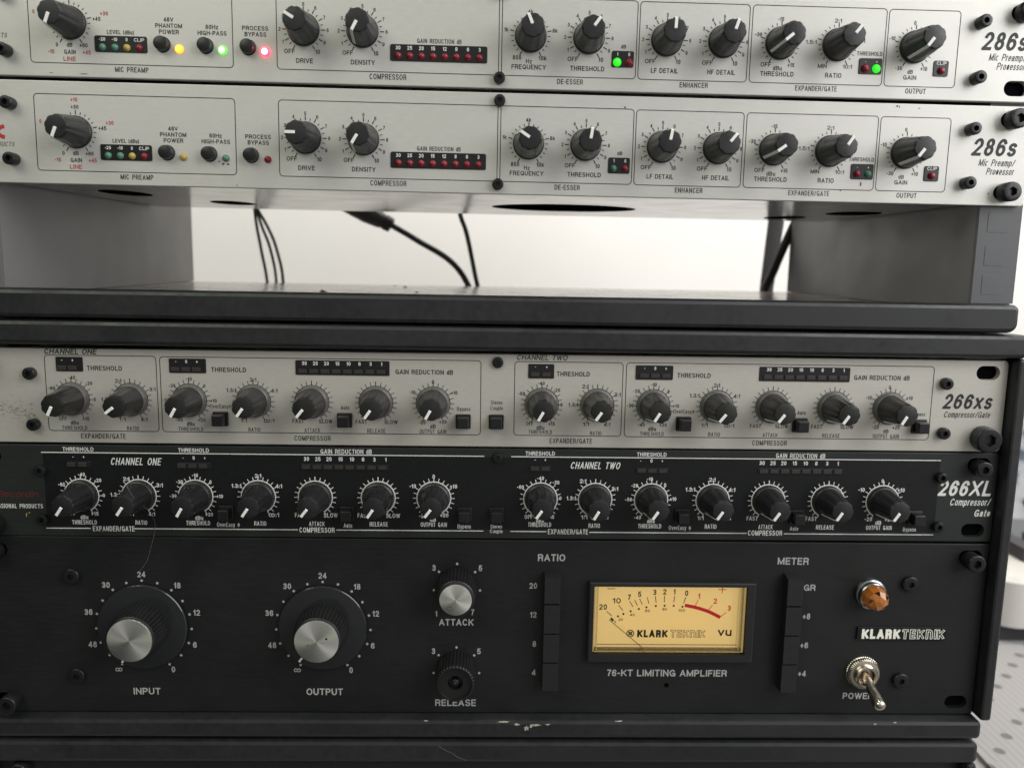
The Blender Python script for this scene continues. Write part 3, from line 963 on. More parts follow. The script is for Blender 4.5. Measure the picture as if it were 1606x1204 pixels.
TEXT_BLACK = r'''THRESHOLD|-191.06|19.80|1.78|14.2|w
CHANNEL ONE|-164.81|14.22|3.42|22.9|wi
-|-193.58|16.17|1.30|0|w
+|-188.75|16.17|1.30|0|w
-40|-190.25|7.85|1.63|0|w
-20|-182.88|5.08|1.64|0|w
0|-180.51|-2.14|1.65|0|w
+15|-185.16|-10.93|1.82|0|w
-60|-199.67|3.00|1.64|0|w
OFF|-195.79|-10.93|1.82|3.6|w
dBu|-190.14|-12.68|1.83|3.6|w
THRESHOLD|-190.20|-15.14|2.00|11.4|w
2:1|-169.74|5.89|1.80|3.0|w
3:1|-154.56|3.00|1.81|3.0|w
1.3:1|-175.24|-1.72|1.81|4.6|w
4:1|-158.79|-10.93|1.83|3.0|w
1:1|-168.59|-10.93|1.82|3.0|w
RATIO|-163.88|-15.14|2.00|5.5|w
THRESHOLD|-138.19|19.80|1.79|14.1|w
-|-143.18|16.17|1.30|0|w
0|-138.32|16.17|1.63|0|w
+|-133.21|16.17|1.30|0|w
-10|-138.08|7.85|1.64|0|w
-20|-145.27|4.67|1.64|0|w
0|-131.01|4.67|1.64|0|w
-30|-148.54|-2.14|1.65|0|w
+10|-126.96|-2.14|1.65|0|w
+20|-132.17|-10.93|1.66|0|w
-40|-143.28|-10.93|1.66|0|w
dBu|-136.91|-12.68|1.83|3.7|w
THRESHOLD|-137.48|-15.14|2.00|11.1|w
OverEasy @|-123.42|-15.87|2.00|10.7|w
1.3:1|-119.06|3.00|1.81|4.6|w
2:1|-108.88|7.85|1.80|3.0|w
RATIO|-108.51|-15.14|2.00|5.6|w
4:1|-99.34|3.00|1.81|3.0|w
~:1|-102.03|-10.93|2.00|4.9|w
1:1|-113.49|-10.93|1.83|3.0|w
GAIN REDUCTION dB|-67.79|19.80|2.12|23.8|w
30|-86.27|16.17|1.80|0|w
25|-80.97|16.17|1.80|0|w
20|-75.82|16.17|1.80|0|w
15|-70.44|16.17|1.80|0|w
10|-65.13|16.17|1.80|0|w
6|-59.97|16.17|1.80|0|w
3|-54.73|16.17|1.80|0|w
1|-49.41|16.17|1.80|0|w
FAST|-89.58|-10.93|2.00|5.3|w
SLOW|-75.44|-10.93|2.00|6.6|w
ATTACK|-82.06|-15.14|2.01|7.2|w
Auto|-67.48|-15.87|2.01|4.0|w
FAST|-60.14|-10.93|2.00|5.5|w
SLOW|-46.18|-10.93|2.00|6.6|w
RELEASE|-52.94|-15.14|2.01|8.5|w
-10|-36.89|3.53|1.82|0|w
0|-27.08|8.22|1.81|0|w
+10|-17.76|3.53|1.82|0|w
-20|-32.19|-10.93|1.84|0|w
+20|-22.05|-10.47|1.84|0|w
dB|-27.43|-12.68|1.84|0|w
OUTPUT GAIN|-27.02|-15.14|2.01|12.3|w
Bypass|-12.64|-15.87|1.85|6.3|w
Stereo|2.58|-15.87|1.68|5.5|w
Couple|2.62|-18.17|1.69|6.0|w
EXPANDER/GATE|-176.86|-18.17|2.33|19.3|w
COMPRESSOR|-82.02|-18.17|2.35|16.5|w
THRESHOLD|22.75|19.80|1.80|13.8|w
CHANNEL TWO|48.96|14.22|3.30|23.2|wi
-|20.42|16.73|1.32|0|w
+|25.24|16.73|1.32|0|w
THRESHOLD|75.27|19.80|1.81|14.0|w
-|70.17|16.73|1.32|0|w
0|75.26|16.73|1.65|0|w
+|80.43|16.73|1.32|0|w
-60|13.74|3.53|1.66|0|w
-40|23.14|7.85|1.66|0|w
-20|30.45|5.89|1.66|0|w
0|32.76|-1.72|1.67|0|w
+15|28.40|-10.93|1.68|0|w
OFF|17.86|-10.93|1.85|3.9|w
dBu|23.26|-12.68|1.68|3.6|w
THRESHOLD|23.15|-14.76|2.02|11.0|w
2:1|43.26|6.64|1.83|3.1|w
3:1|58.43|3.00|1.83|3.1|w
1.3:1|37.86|-1.72|1.84|4.5|w
1:1|44.24|-10.93|1.85|3.1|w
4:1|54.26|-10.93|1.85|3.1|w
RATIO|49.19|-15.14|2.03|5.4|w
-20|67.77|4.67|1.67|0|w
-10|74.93|7.85|1.66|0|w
0|82.21|5.08|1.67|0|w
-30|65.05|-2.14|1.67|0|w
+10|86.29|-1.72|1.68|0|w
-40|69.66|-10.93|1.69|0|w
+20|80.53|-10.93|1.69|0|w
dBu|76.11|-12.68|1.69|3.6|w
THRESHOLD|75.64|-15.14|2.03|11.1|w
OverEasy @|90.18|-15.87|2.03|10.7|w
1.3:1|94.35|3.00|1.84|4.6|w
2:1|104.58|7.85|1.83|3.1|w
4:1|114.25|3.00|1.84|3.1|w
1:1|99.84|-10.93|1.86|3.1|w
~:1|112.06|-10.93|1.86|4.9|w
RATIO|104.91|-15.14|2.04|5.6|w
GAIN REDUCTION dB|145.97|19.80|2.16|23.5|w
30|127.81|16.17|1.83|0|w
25|133.02|16.17|1.83|0|w
20|138.15|16.17|1.83|0|w
15|143.45|16.17|1.83|0|w
10|148.67|16.17|1.83|0|w
6|153.74|16.17|1.83|0|w
3|158.89|16.17|1.83|0|w
1|164.12|16.17|1.83|0|w
FAST|124.65|-10.93|2.03|5.3|w
SLOW|137.24|-10.93|2.04|6.3|w
ATTACK|131.34|-15.14|2.04|6.9|w
Auto|145.18|-15.87|1.87|4.0|w
FAST|153.05|-10.93|2.04|5.4|w
SLOW|167.34|-10.93|2.04|6.3|w
RELEASE|160.08|-15.14|2.05|8.6|w
-10|176.33|3.53|1.85|0|w
0|186.23|7.85|1.85|0|w
+10|195.46|3.53|1.86|0|w
-20|180.76|-10.93|1.87|0|w
+20|190.70|-10.93|1.88|0|w
dB|185.73|-12.68|1.88|0|w
OUTPUT GAIN|186.19|-15.14|2.05|12.4|w
Bypass|201.14|-15.87|1.88|6.3|w
EXPANDER/GATE|36.74|-18.17|2.37|19.1|w
COMPRESSOR|131.30|-18.17|2.39|16.5|w
266XL|226.81|4.67|7.61|25.5|wi
Compressor/|229.59|-2.14|3.40|19.4|wi
Gate|235.95|-7.53|3.42|7.7|wi
ESSIONAL PRODUCTS|-219.75|-7.53|1.98|21.6|w
Recordin|-219.90|-1.72|2.79|18.8|ri'''
TEXT_LIMITER = r'''INPUT|-165.24|-33.39|3.43|12.9|s
24|-165.08|25.74|2.87|0|s
30|-181.98|20.38|2.88|0|s
18|-148.46|20.38|2.89|0|s
36|-190.87|6.80|2.91|0|s
12|-139.85|6.80|2.92|0|s
48|-189.85|-9.53|2.95|0|s
6|-141.36|-9.53|2.96|0|s
~|-178.09|-22.14|2.13|3.3|s
0|-152.11|-22.14|2.98|0|s
OUTPUT|-79.70|-33.39|3.45|17.6|s
24|-79.77|25.74|2.89|0|s
30|-96.60|20.38|2.90|0|s
18|-63.37|20.38|2.90|0|s
36|-105.43|6.80|2.92|0|s
12|-54.61|6.80|2.93|0|s
48|-104.46|-9.53|2.96|0|s
6|-56.21|-9.53|2.97|0|s
~|-92.66|-22.14|2.14|3.4|s
0|-66.77|-22.14|3.00|0|s
3|-26.79|30.09|2.89|0|s
5|-4.63|30.09|2.89|0|s
1|-25.60|7.07|2.94|0|s
7|-8.13|7.93|2.94|0|s
ATTACK|-15.94|2.72|3.37|16.6|s
3|-26.91|-12.10|2.98|0|s
5|-4.90|-12.10|2.99|0|s
RELEASE|-16.00|-38.87|3.48|19.9|s
RATIO|29.33|35.60|3.51|13.1|s
20|20.84|21.48|2.92|0|s
12|21.18|6.80|2.95|0|s
8|22.00|-8.13|2.98|0|s
4|22.03|-22.93|3.02|0|s
METER|146.01|34.82|3.54|15.1|s
GR|154.94|21.48|3.16|5.7|s
+8|154.38|6.80|2.98|0|s
+6|154.31|-8.13|3.02|0|s
+4|154.24|-22.93|3.05|0|s
76-KT LIMITING AMPLIFIER|87.47|-22.93|3.46|59.0|s
POWER|182.99|-34.55|3.30|15.1|s'''
TEXT_METER = r'''20|55.46|9.25|2.81|3.8|k
10|62.00|12.49|2.81|4.0|k
7|68.11|14.31|2.81|0.0|k
5|73.13|15.88|2.81|0.0|k
3|80.50|16.92|2.81|0.0|k
2|85.39|17.20|2.81|0.0|k
1|90.18|17.24|2.81|0.0|k
0|96.13|16.56|2.81|0.0|k
1|102.41|15.14|2.81|0.0|r
2|110.46|12.63|2.81|0.0|r
3|117.49|8.99|2.81|0.0|r
0|61.64|1.49|1.22|0.0|k
20|64.29|2.80|1.34|2.2|k
40|69.87|5.31|1.34|2.3|k
60|77.29|7.39|1.34|2.3|k
80|85.69|8.26|1.34|2.3|k
100|94.10|7.71|1.34|3.3|k
VU|115.99|-3.95|3.30|6.8|v'''

# ================================================================== the setting
mb = MB()
mb.box(-2600, 2600, 560, 600, -900, 1500)
tag(mb.build('wall', 'wall'), kind='structure')
mb = MB()
mb.box(-1300, 1500, -60, 560, -300, -262)
tag(mb.build('desk', 'desk'), kind='structure')

# ================================================================== rack cabinets
def slab(z0, z1, xw, y1=245, yf=-6.0, rad=2.7, bev=2.0):
    mb = MB()
    mb.prism(rr(-xw, xw, z0, z1, rad, 5), y1, yf, bev, back=True)
    return mb

up_rack = thing('rack_cabinet', 'open upper black rack frame with grey inside walls, holding the silver preamps', 'rack', (0, 0, 13))
mb = slab(13.4-13, 26.2-13, 240, y1=6, rad=(4.0, 4.0, 2.7, 2.7))
mb.build('front_lip', 'rack', up_rack, smooth=40)
mb = MB()
mb.box(-241.5, 241.5, 6.2, 240, 1.0, 9.7)
mb.build('shelf', 'shelf', up_rack)
for s in (-1, 1):
    mb = MB()
    a, b = sorted((s*222.0, s*241.8))
    mb.box(a, b, 5.4, 245, 9.9, 168)
    mb.build('side_panel', 'rack_inside', up_rack)
    mb = MB()
    mb.box(a if s > 0 else a, b if s > 0 else -229.0, 3.2, 5.2, 13.4, 168)
    for k in range(11):                                   # square nut cut-outs in the rail
        zc = 20+15.2*k if k % 3 else 22+15.2*k
        mb.prism(rr(s*231-4.8, s*231+4.8, zc-4.5, zc+4.5, .6, 2), 3.2, 3.05, .05, mi=0)
    mb.build('rack_rail', 'rail', up_rack)
mb = MB()
mb.box(-246, 246, -6, 245, 168.2, 178)
mb.build('top_panel', 'rack', up_rack)  # top out of view, put in to block light from above

lo_rack = thing('rack_cabinet', 'lower black rack box with worn front edge, holding the compressors and the limiting amplifier', 'rack', (0, 0, -188))
mb = slab(1.5+188, 12.4+188, 246.5)
mb.build('top_panel', 'rack', lo_rack, smooth=40)
mb = slab(-187.6+188, -177.9+188, 243.5)
for k, (cx, cz, sx, sz) in enumerate(((7.5, -178.9, 5, .5), (14, -180.0, 2.2, .8), (23, -180.4, 3.6, .7), (18.5, -182.0, 1.7, 1.7), (29, -179.9, 2.4, .6), (21, -180.9, 1.5, .9),
                                    (64, -178.5, 3, .25), (190, -179.3, 1.2, .3), (200, -178.7, 2, .2), (-30, -178.6, 1.2, .3))):
    n = 15
    o = [(cx+.75*sx*math.cos(2*math.pi*i/n)*random.uniform(.35, 1.25), cz+188+sz*.8*math.sin(2*math.pi*i/n)*random.uniform(.35, 1.3)) for i in range(n)]
    zz = cz+188
    pass
    mb.add([(x, -6.06-.006*k+max(0, (z-(-180.1+188)))**2*.26, z) for x, z in o], [tuple(range(n))], 1)
mb.build('bottom_panel', ['rack', 'chip'], lo_rack, smooth=40)
for s in (-1, 1):
    mb = MB()
    a, b = sorted((s*242.2, s*247.6))
    mb.prism(rr(a, b, -177.7+188, 1.3+188, 1.6, 4), 245, -6.0, 1.2, back=True)
    mb.build('side_panel', 'rack', lo_rack, smooth=40)
    a, b = sorted((s*222.0, s*242.0))
    mb = MB()
    mb.box(a, b, 3.2, 5.2, -177.7+188, 1.3+188)
    mb.build('rack_rail', 'rack', lo_rack)

base_rack = thing('rack_cabinet', 'bottom black rack box under the other two, only its top edge in view', 'rack', (0, 0, -262))
mb = slab(-200.5+262, -189.3+262, 243.0)
mb.build('top_panel', 'rack', base_rack, smooth=40)
for s in (-1, 1):
    mb = MB()
    a, b = sorted((s*238.0, s*243.0))
    mb.prism(rr(a, b, 0.5, -200.7+262, 1.6, 4), 245, -6.0, 1.2, back=True)
    mb.build('side_panel', 'rack', base_rack, smooth=40)
mb = MB()
mb.prism(rr(-237.8, 237.8, 1, -201.0+262, .8, 3), 3, 0, .3, back=True)
mb.build('blank_panel', 'black_panel', base_rack)
screw(base_rack, -226.5, -206+262, 4.4, 6.5, 'rack_screw')

# ================================================================== silver mic preamps
def preamp(z, tilt, label, angles, lit, screws_right, xoff=-0.6):
    t = thing('mic_preamp', label, 'audio processor', (xoff, 0, z), tilt, 'silver mic preamp processors')
    key = 'preamp_panel'
    mb = MB()
    if key not in MESHES:
        mb.prism(rr(-240.6, 240.6, -21.75, 21.75, 1.6, 4), 3, 0, .35, holes=[slot(sx*231.6, sz*15.9) for sx in (-1, 1) for sz in (-1, 1)], mi=0)
        slot_backs(mb, [(sx*231.6, sz*15.9) for sx in (-1, 1) for sz in (-1, 1)], 5)
        letter(mb, TEXT_PREAMP, {'k': 1, 'r': 2, 'w': 4, 'g': 3}, y=-.06)
        # white lettering of the windows sits on the windows themselves, so it is left to them
        frame(mb, -200.3, -113.8, -16.15, 16.2)
        mb.strip([(.4, -16.2)]+[(-93.3, -16.2)]+[(-93.3-1.6*math.sin(R(a)), -14.6-1.6*math.cos(R(a))) for a in range(15, 91, 15)]
                 + [(-93.3-1.6*math.cos(R(a)), 14.6+1.6*math.sin(R(a))) for a in range(0, 91, 15)]+[(.4, 16.2)], .34, -.05, mi=1)
        mb.strip([(3.2, 16.2), (59.7, 16.2)]+[(59.7+1.6*math.sin(R(a)), 14.6+1.6*math.cos(R(a))) for a in range(15, 91, 15)]
                 + [(59.7+1.6*math.cos(R(a)), -14.6-1.6*math.sin(R(a))) for a in range(0, 91, 15)]+[(3.2, -16.2)], .34, -.05, mi=1)
        frame(mb, 62.4, 110.4, -16.3, 16.0)
        frame(mb, 111.7, 170.8, -16.3, 16.0)
        frame(mb, 171.9, 203.6, -16.3, 15.9)
        for xs in (1.15, 2.45):
            mb.strip([(xs, -17), (xs, 17)], .34, -.045, mi=1)
        ev = set(range(0, 21, 2))
        q = {0, 5, 10, 15, 20}
        for xk, L in ((-182.8, q), (-83.3, ev), (-57.9, ev), (14.9, q), (40.3, ev), (74.4, ev), (99.5, ev), (124.7, q), (150.0, q), (184.3, q)):
            ticks(mb, xk, .4, 7.5, 9.3, 8.6, L)
        for xk in (-83.3, -57.9, 40.3, 74.4, 99.5):              # the dial numbers 1 to 9
            for d in range(1, 10):
                a = R(-150+30*d)
                mb.text(str(d), xk+10.35*math.sin(a), .4+10.35*math.cos(a), 1.6, w=.165, y=-.06, mi=1)
        # red end letter of the maker's mark and brown specks
        mb.strip([(q.x, q.y) for q in catmull([(-213.7, 2.1, 0), (-215.2, 1.7, 0), (-216.5, .6, 0), (-216.9, -.2, 0), (-216.5, -1.0, 0), (-215.2, -2.1, 0), (-213.7, -2.5, 0)], 4)], 1.7, -.06, mi=2)
    pan = mb.build('front_panel', ['silver', 'ink', 'red_ink', 'grey_ink', 'white_ink', 'hole'], t, key=key)
    mb = MB()
    mb.box(-218, 218, 3.2, 176, -21.2, 21.0)
    for (cx, cy, rx, ry) in ((-187.5, 58, 11, 20), (-152.5, 120, 12, 19), (39.5, 97, 40.5, 31), (180, 139, 11.5, 18), (200, 86, 14, 18)):
        n = 36
        mb.add([(cx+rx*math.cos(2*math.pi*i/n), cy+ry*math.sin(2*math.pi*i/n), -21.26) for i in range(n)], [tuple(reversed(range(n)))], 1)
    mb.build('chassis', ['chassis', 'hole'], t, key='preamp_chassis')
    for xk, a in zip((-182.8, -83.3, -57.9, 14.9, 40.3, 74.4, 99.5, 124.7, 150.0, 184.3), angles):
        knob(t, xk, .4, a, 'preamp')
    def window(x0, x1, z0, z1, texts, leds, r=1.45, key=None):
        mb = MB()
        mb.prism(rr(x0, x1, z0, z1, .8, 4), 0, -.35, .12)
        for s, x, zt, h, w in texts:
            mb.text(s, x, zt, h, w, w=.17, y=-.41, mi=1)
        o = mb.build('led_window', ['window', 'white_ink'], t, key=key)
        for x, zl, m in leds:
            led(o, x, zl, r, m, -.3)
    window(-172.7, -150.4, -11.2, -4.4, [('-20', -169.4, -5.9, 1.45, 0), ('-10', -164.1, -5.9, 1.45, 0), ('0', -159, -5.9, 1.45, 0), ('CLIP', -153.7, -5.9, 1.45, 4.4)],
           [(-169.4, -9.2, 'led_green'), (-164.1, -9.2, 'led_green'), (-159, -9.2, 'led_yellow'), (-153.7, -9.2, 'led_red')], key='pw1')
    window(-46, -3.8, -11.5, -4.5, [(s, -42.6+5.057*k, -6.0, 1.6, 0) for k, s in enumerate(('30', '25', '20', '15', '12', '9', '6', '3'))],
           [(-42.6+5.057*k, -9.3, 'led_red') for k in range(8)], key='pw2')
    window(50.6, 60.3, -11.6, -4.7, [('1', 53.1, -6.1, 1.5, 0), ('6', 58.2, -6.1, 1.5, 0)],
           [(53.0, -9.5, 'lit_pure_green' if lit else 'led_green'), (58.2, -9.5, 'led_red')], 1.75 if lit else 1.45, key='pw3')
    window(160.0, 170.3, -11.6, -4.8, [('-', 162.8, -6.3, 1.2, 0), ('+', 167.8, -6.3, 1.2, 0)],
           [(162.8, -9.2, 'led_red'), (167.8, -9.2, 'lit_pure_green' if lit else 'led_green')], 1.75 if lit else 1.5, key='pw4')
    window(193.4, 200.1, -11.7, -5.0, [('CLIP', 196.8, -6.1, 1.5, 4.4)], [(196.8, -9.3, 'led_red')], 1.6, key='pw5')
    for x, zz in ((-143.7, -7.4), (-125.3, -7.5), (-107.1, -7.6)):
        round_button(t, x, zz)
    for (x, zz), m in zip(((-136.8, -9.1), (-118.3, -9.1), (-100, -9.2)), ('lit_yellow', 'lit_green', 'lit_red') if lit else ('led_yellow', 'led_green', 'led_red')):
        led(t, x, zz, 1.8 if lit else 1.5, m)
    for x, zz in ((-210.2, 11.7), (-210.2, -11.8), (212.5, 11.2), (212.6, -12.2)):
        screw(t, x, zz, 2.75, 5.0)
    for x, zz in ((1.8, 18.2), (1.6, -17.6)):
        screw(t, x, zz, 2.55, 2.6)
    for sz in screws_right:
        screw(t, 231.0, sz*15.8, 4.3, 6.5, 'rack_screw')
        screw(t, -231.6, sz*15.8, 4.3, 6.5, 'rack_screw')
    return t

upper = preamp(138.45, .2, 'topmost silver mic preamp unit, its yellow, green and red lights lit', (202, 301, 208, 337, 36, 2, 18, 230, 38, 216), True, (1,))
lower = preamp(93.2, .2, 'second silver mic preamp unit, all its lights off, right above the open gap', (202, 270, 211, 303, 8, 10, 39, 234, 34, 217), False, (1, -1))

def specks(unit, pts, m='crumb', name='stain'):
    mb = MB()
    for x, z, sx, sz in pts:
        n = 8
        mb.add([(x+sx*math.cos(2*math.pi*i/n)*random.uniform(.6, 1.2), -.12-.25*random.random()*0, z+sz*math.sin(2*math.pi*i/n)*random.uniform(.6, 1.2)) for i in range(n)], [tuple(range(n))])
    return mb.build(name, m, unit)
specks(lower, [(57.2, 16.9, .45, .6), (178.6, 20.6, .7, .4), (179.6, 20.2, .25, .6), (188.6, 19.8, .6, .25), (165.0, -13.6, .4, .9), (156.1, -16.5, .5, .5),
               (223.8, -16.5, .35, .35), (-121.2, -10.6, .5, .3), (-119.6, -11.5, .7, .5), (-117.5, -11.6, .8, .4), (-113.9, -20.7, .4, .25)])
specks(upper, [(-178, -20.4, 2.0, .25), (-192, -20.3, 1.2, .12)], 'grey_ink')

# ================================================================== two compressors
XK = [-192.4, -165.9, -139.2, -110.0, -83.3, -53.9, -27.5, 22.8, 48.7, 74.9, 104.7, 130.8, 159.9, 186.3]
def comp_chassis(t):
    mb = MB()
    mb.box(-218, 218, 3.2, 150, -20.5, 20.5)
    mb.build('chassis', 'chassis', t, key='comp_chassis')

def bars(t, x0, x1, z0, z1, xs, zb, texts, win=True, key=None):
    mb = MB()
    mb.prism(rr(x0, x1, z0, z1, .5, 3), 0, -.35, .12)
    for s, x, zt, h in texts:
        mb.text(s, x, zt, h, 0, w=.17, y=-.41, mi=1)
    o = mb.build('led_window', ['window', 'white_ink'], t)
    for x in xs:
        b = MB()
        b.prism(rr(-1.95, 1.95, -.95, .95, .2, 2), 0, -.55, .15)
        b.build('led', 'bar_off', o, (x, -.33, zb), key='led_bar')

def xs_unit():
    t = thing('compressor', 'silver two-channel compressor unit with fourteen black knobs, top of the lower rack', 'audio processor', (0, 0, -22.2), -.11, 'two-channel compressors')
    mb = MB()
    mb.prism(rr(-241.3, 241.3, -21.8, 21.8, 2.4, 5), 3, 0, .4, holes=[slot(sx*231.8, sz*15.9) for sx in (-1, 1) for sz in (-1, 1)])
    slot_backs(mb, [(sx*231.8, sz*15.9) for sx in (-1, 1) for sz in (-1, 1)], 3)
    keep = '\n'.join(l for l in TEXT_SILVER.strip().split('\n') if l.split('|')[5][0] != 'w')
    letter(mb, keep, {'k': 1})
    frame(mb, -203.7, -153.6, -16.15, 18.75)
    frame(mb, -151.9, -5.5, -16.15, 18.65)
    frame(mb, 10.1, 60.2, -16.1, 18.5)
    frame(mb, 61.8, 206.1, -16.25, 18.6)
    for i, xk in enumerate(XK):
        ticks(mb, xk, -1.55, 7.85, 10.0, 9.8, {10}, w=.3, ring=.32)
    # rubbed-off sticker residue by the left edge
    for k in range(230):
        x = random.uniform(-236, -208.5)
        c = -2.5-(x+236)*.25
        z = c+random.gauss(0, 2.6)
        l = random.uniform(.2, 1.3)
        a = random.gauss(-.25, .45)
        mb.strip([(x, z), (x+l*math.cos(a), z+l*math.sin(a))], random.uniform(.06, .22), -.05-.0002*k, mi=2)
    mb.build('front_panel', ['silver_warm', 'ink', 'grey_ink', 'hole'], t)
    comp_chassis(t)
    th = ('-', '+')
    bars(t, -198.6, -186.5, 11.4, 18.1, (-196.0, -191.2), 12.95, [('-', -195.8, 16.6, 1.5), ('+', -191.0, 16.6, 1.5)])
    bars(t, -147.7, -131.0, 11.3, 18.0, (-145.0, -140.1, -135.3), 12.95, [('-', -144.5, 16.6, 1.5), ('0', -139.8, 16.6, 1.5), ('+', -135.0, 16.6, 1.5)])
    g8 = ('30', '25', '20', '15', '10', '6', '3', '1')
    bars(t, -90.4, -47.5, 11.1, 17.9, [-87.2+5.1*k for k in range(8)], 12.85, [(s, -86.3+5.03*k, 16.5, 1.7) for k, s in enumerate(g8)])
    bars(t, 16.3, 28.3, 10.8, 17.5, (19.4, 24.6), 12.7, [('-', 19.6, 16.2, 1.5), ('+', 24.8, 16.2, 1.5)])
    bars(t, 66.1, 83.5, 10.8, 17.5, (70.0, 75.1, 80.2), 12.7, [('-', 70.2, 16.2, 1.5), ('0', 75.1, 16.2, 1.5), ('+', 80.1, 16.2, 1.5)])
    bars(t, 123.8, 166.4, 10.8, 17.6, [127.6+5.07*k for k in range(8)], 12.75, [(s, 128.2+5.02*k, 16.3, 1.7) for k, s in enumerate(g8)])
    for xk, a in zip(XK, (206, 232, 209, 215, 219, 215, 209, 209, 215, 212, 218, 217, 214, 210)):
        knob(t, xk, -1.55, a, 'compressor')
    for x in (-125.2, -68.3, -13.5, 1.8, 89.4, 144.3, 201.0):
        square_button(t, x, -9.8)
    for x, z in ((-210.1, 10.4), (-209.9, -13.2), (211.8, 10.8), (212.6, -12.8)):
        screw(t, x, z, 2.8, 2.8)
    screw(t, 2.2, 18.0, 2.6, 1.6)
    screw(t, 231.8, -15.0, 6.0, 6.8, 'rack_screw')
    screw(t, -231.8, 16.2, 6.0, 6.8, 'rack_screw')
    return t
xs_unit()

XL = [-190.8, -164.3, -138.1, -109.0, -82.5, -53.1, -27.0, 23.3, 49.2, 75.8, 105.2, 131.8, 160.5, 186.9]
def xl_unit():
    t = thing('compressor', 'black two-channel compressor unit with white lettering, between the silver one and the amplifier', 'audio processor', (0, 0, -66.7), -.15, 'two-channel compressors')
    mb = MB()
    mb.prism(rr(-241.3, 241.3, -21.85, 21.85, 1.2, 4), 3, 0, .35, holes=[slot(sx*232.0, sz*16.2) for sx in (-1, 1) for sz in (-1, 1)])
    mb.cap(rr(-207.4, 213.2, -17.3, 17.6, .3, 2), -.03, mi=4)
    slot_backs(mb, [(sx*232.0, sz*16.2) for sx in (-1, 1) for sz in (-1, 1)], 5)
    letter(mb, TEXT_BLACK, {'w': 1, 'r': 2}, y=-.075)
    for x0, x1, z in ((-208, -3.5, 18.2), (9.2, 213.3, 18.15), (-208, -187.6, -18.1), (-168.2, -91.0, -18.1), (-73.0, -3.5, -18.1), (9.3, 26.5, -18.2), (46.9, 122.3, -18.4), (140.4, 213, -18.5)):
        mb.strip([(x0, z), (x1, z)], .42, -.07, mi=1)
    for xk in XL:
        ticks(mb, xk, -2.3, 7.95, 10.0, 9.8, {10}, w=.34, ring=.5, y=-.07)
    mb.text('r', -216.6, -11.6, 2.2, 0, w=.3, y=-.06, mi=3)
    mb.text('-', -215.4, -10.6, 2.2, 0, w=.3, y=-.06, mi=3)
    mb.build('front_panel', ['charcoal_panel', 'white_ink', 'dark_red_ink', 'led_yellow', 'gloss_print', 'hole'], t)
    comp_chassis(t)
    bars(t, -196.6, -185.4, 11.1, 14.0, (-194.5, -189.4), 12.55, [])
    bars(t, -146.2, -130.2, 10.9, 13.8, (-143.9, -138.9, -134.0), 12.35, [])
    bars(t, -88.8, -47.8, 11.0, 13.8, [-86.5+5.07*k for k in range(8)], 12.35, [])
    bars(t, 17.8, 27.8, 11.1, 14.0, (20.4, 25.3), 12.55, [])
    bars(t, 68.0, 83.3, 10.6, 13.5, (70.6, 75.7, 80.7), 12.0, [])
    bars(t, 125.8, 166.2, 10.9, 13.7, [128.6+5.07*k for k in range(8)], 12.25, [])
    for xk, a in zip(XL, (214, 214, 210, 214, 218, 214, 217, 215, 210, 214, 214, 214, 213, 214)):
        knob(t, xk, -2.3, a, 'compressor_black')
    for x in (-124.2, -67.7, -12.6, 2.5, 90.7, 145.8, 203.0):
        square_button(t, x, -10.0)
    for x, z in ((-208.2, 9.8), (-208.7, -13.6), (213.8, 10.0), (214.4, -14.2)):
        screw(t, x, z, 2.6, 2.6)
    screw(t, 2.8, 17.5, 2.5, 1.4)
    screw(t, 231.2, 15.2, 3.9, 6.8, 'rack_screw')
    screw(t, -231.8, -16.2, 5.5, 6.5, 'rack_screw')
    return t
xl_unit()

# ================================================================== limiting amplifier
def knurl_body(mb, r0, r1, h0, h1, teeth, depth, mi=0):
    seg = teeth*6
    rf = lambda a, r, h: r-depth*(0.5+0.5*math.cos(a*teeth))**3 if r > 0 else r
    mb.lathe(0, 0, [(r0, h0), (r0*.995, (h0+h1)/2), (r1, h1-.5)], seg, rf, mi=mi, cap=False)
    mb.lathe(0, 0, [(r1-depth*.3, h1-.5), (r1-depth-.3, h1)], seg, None, mi=mi)

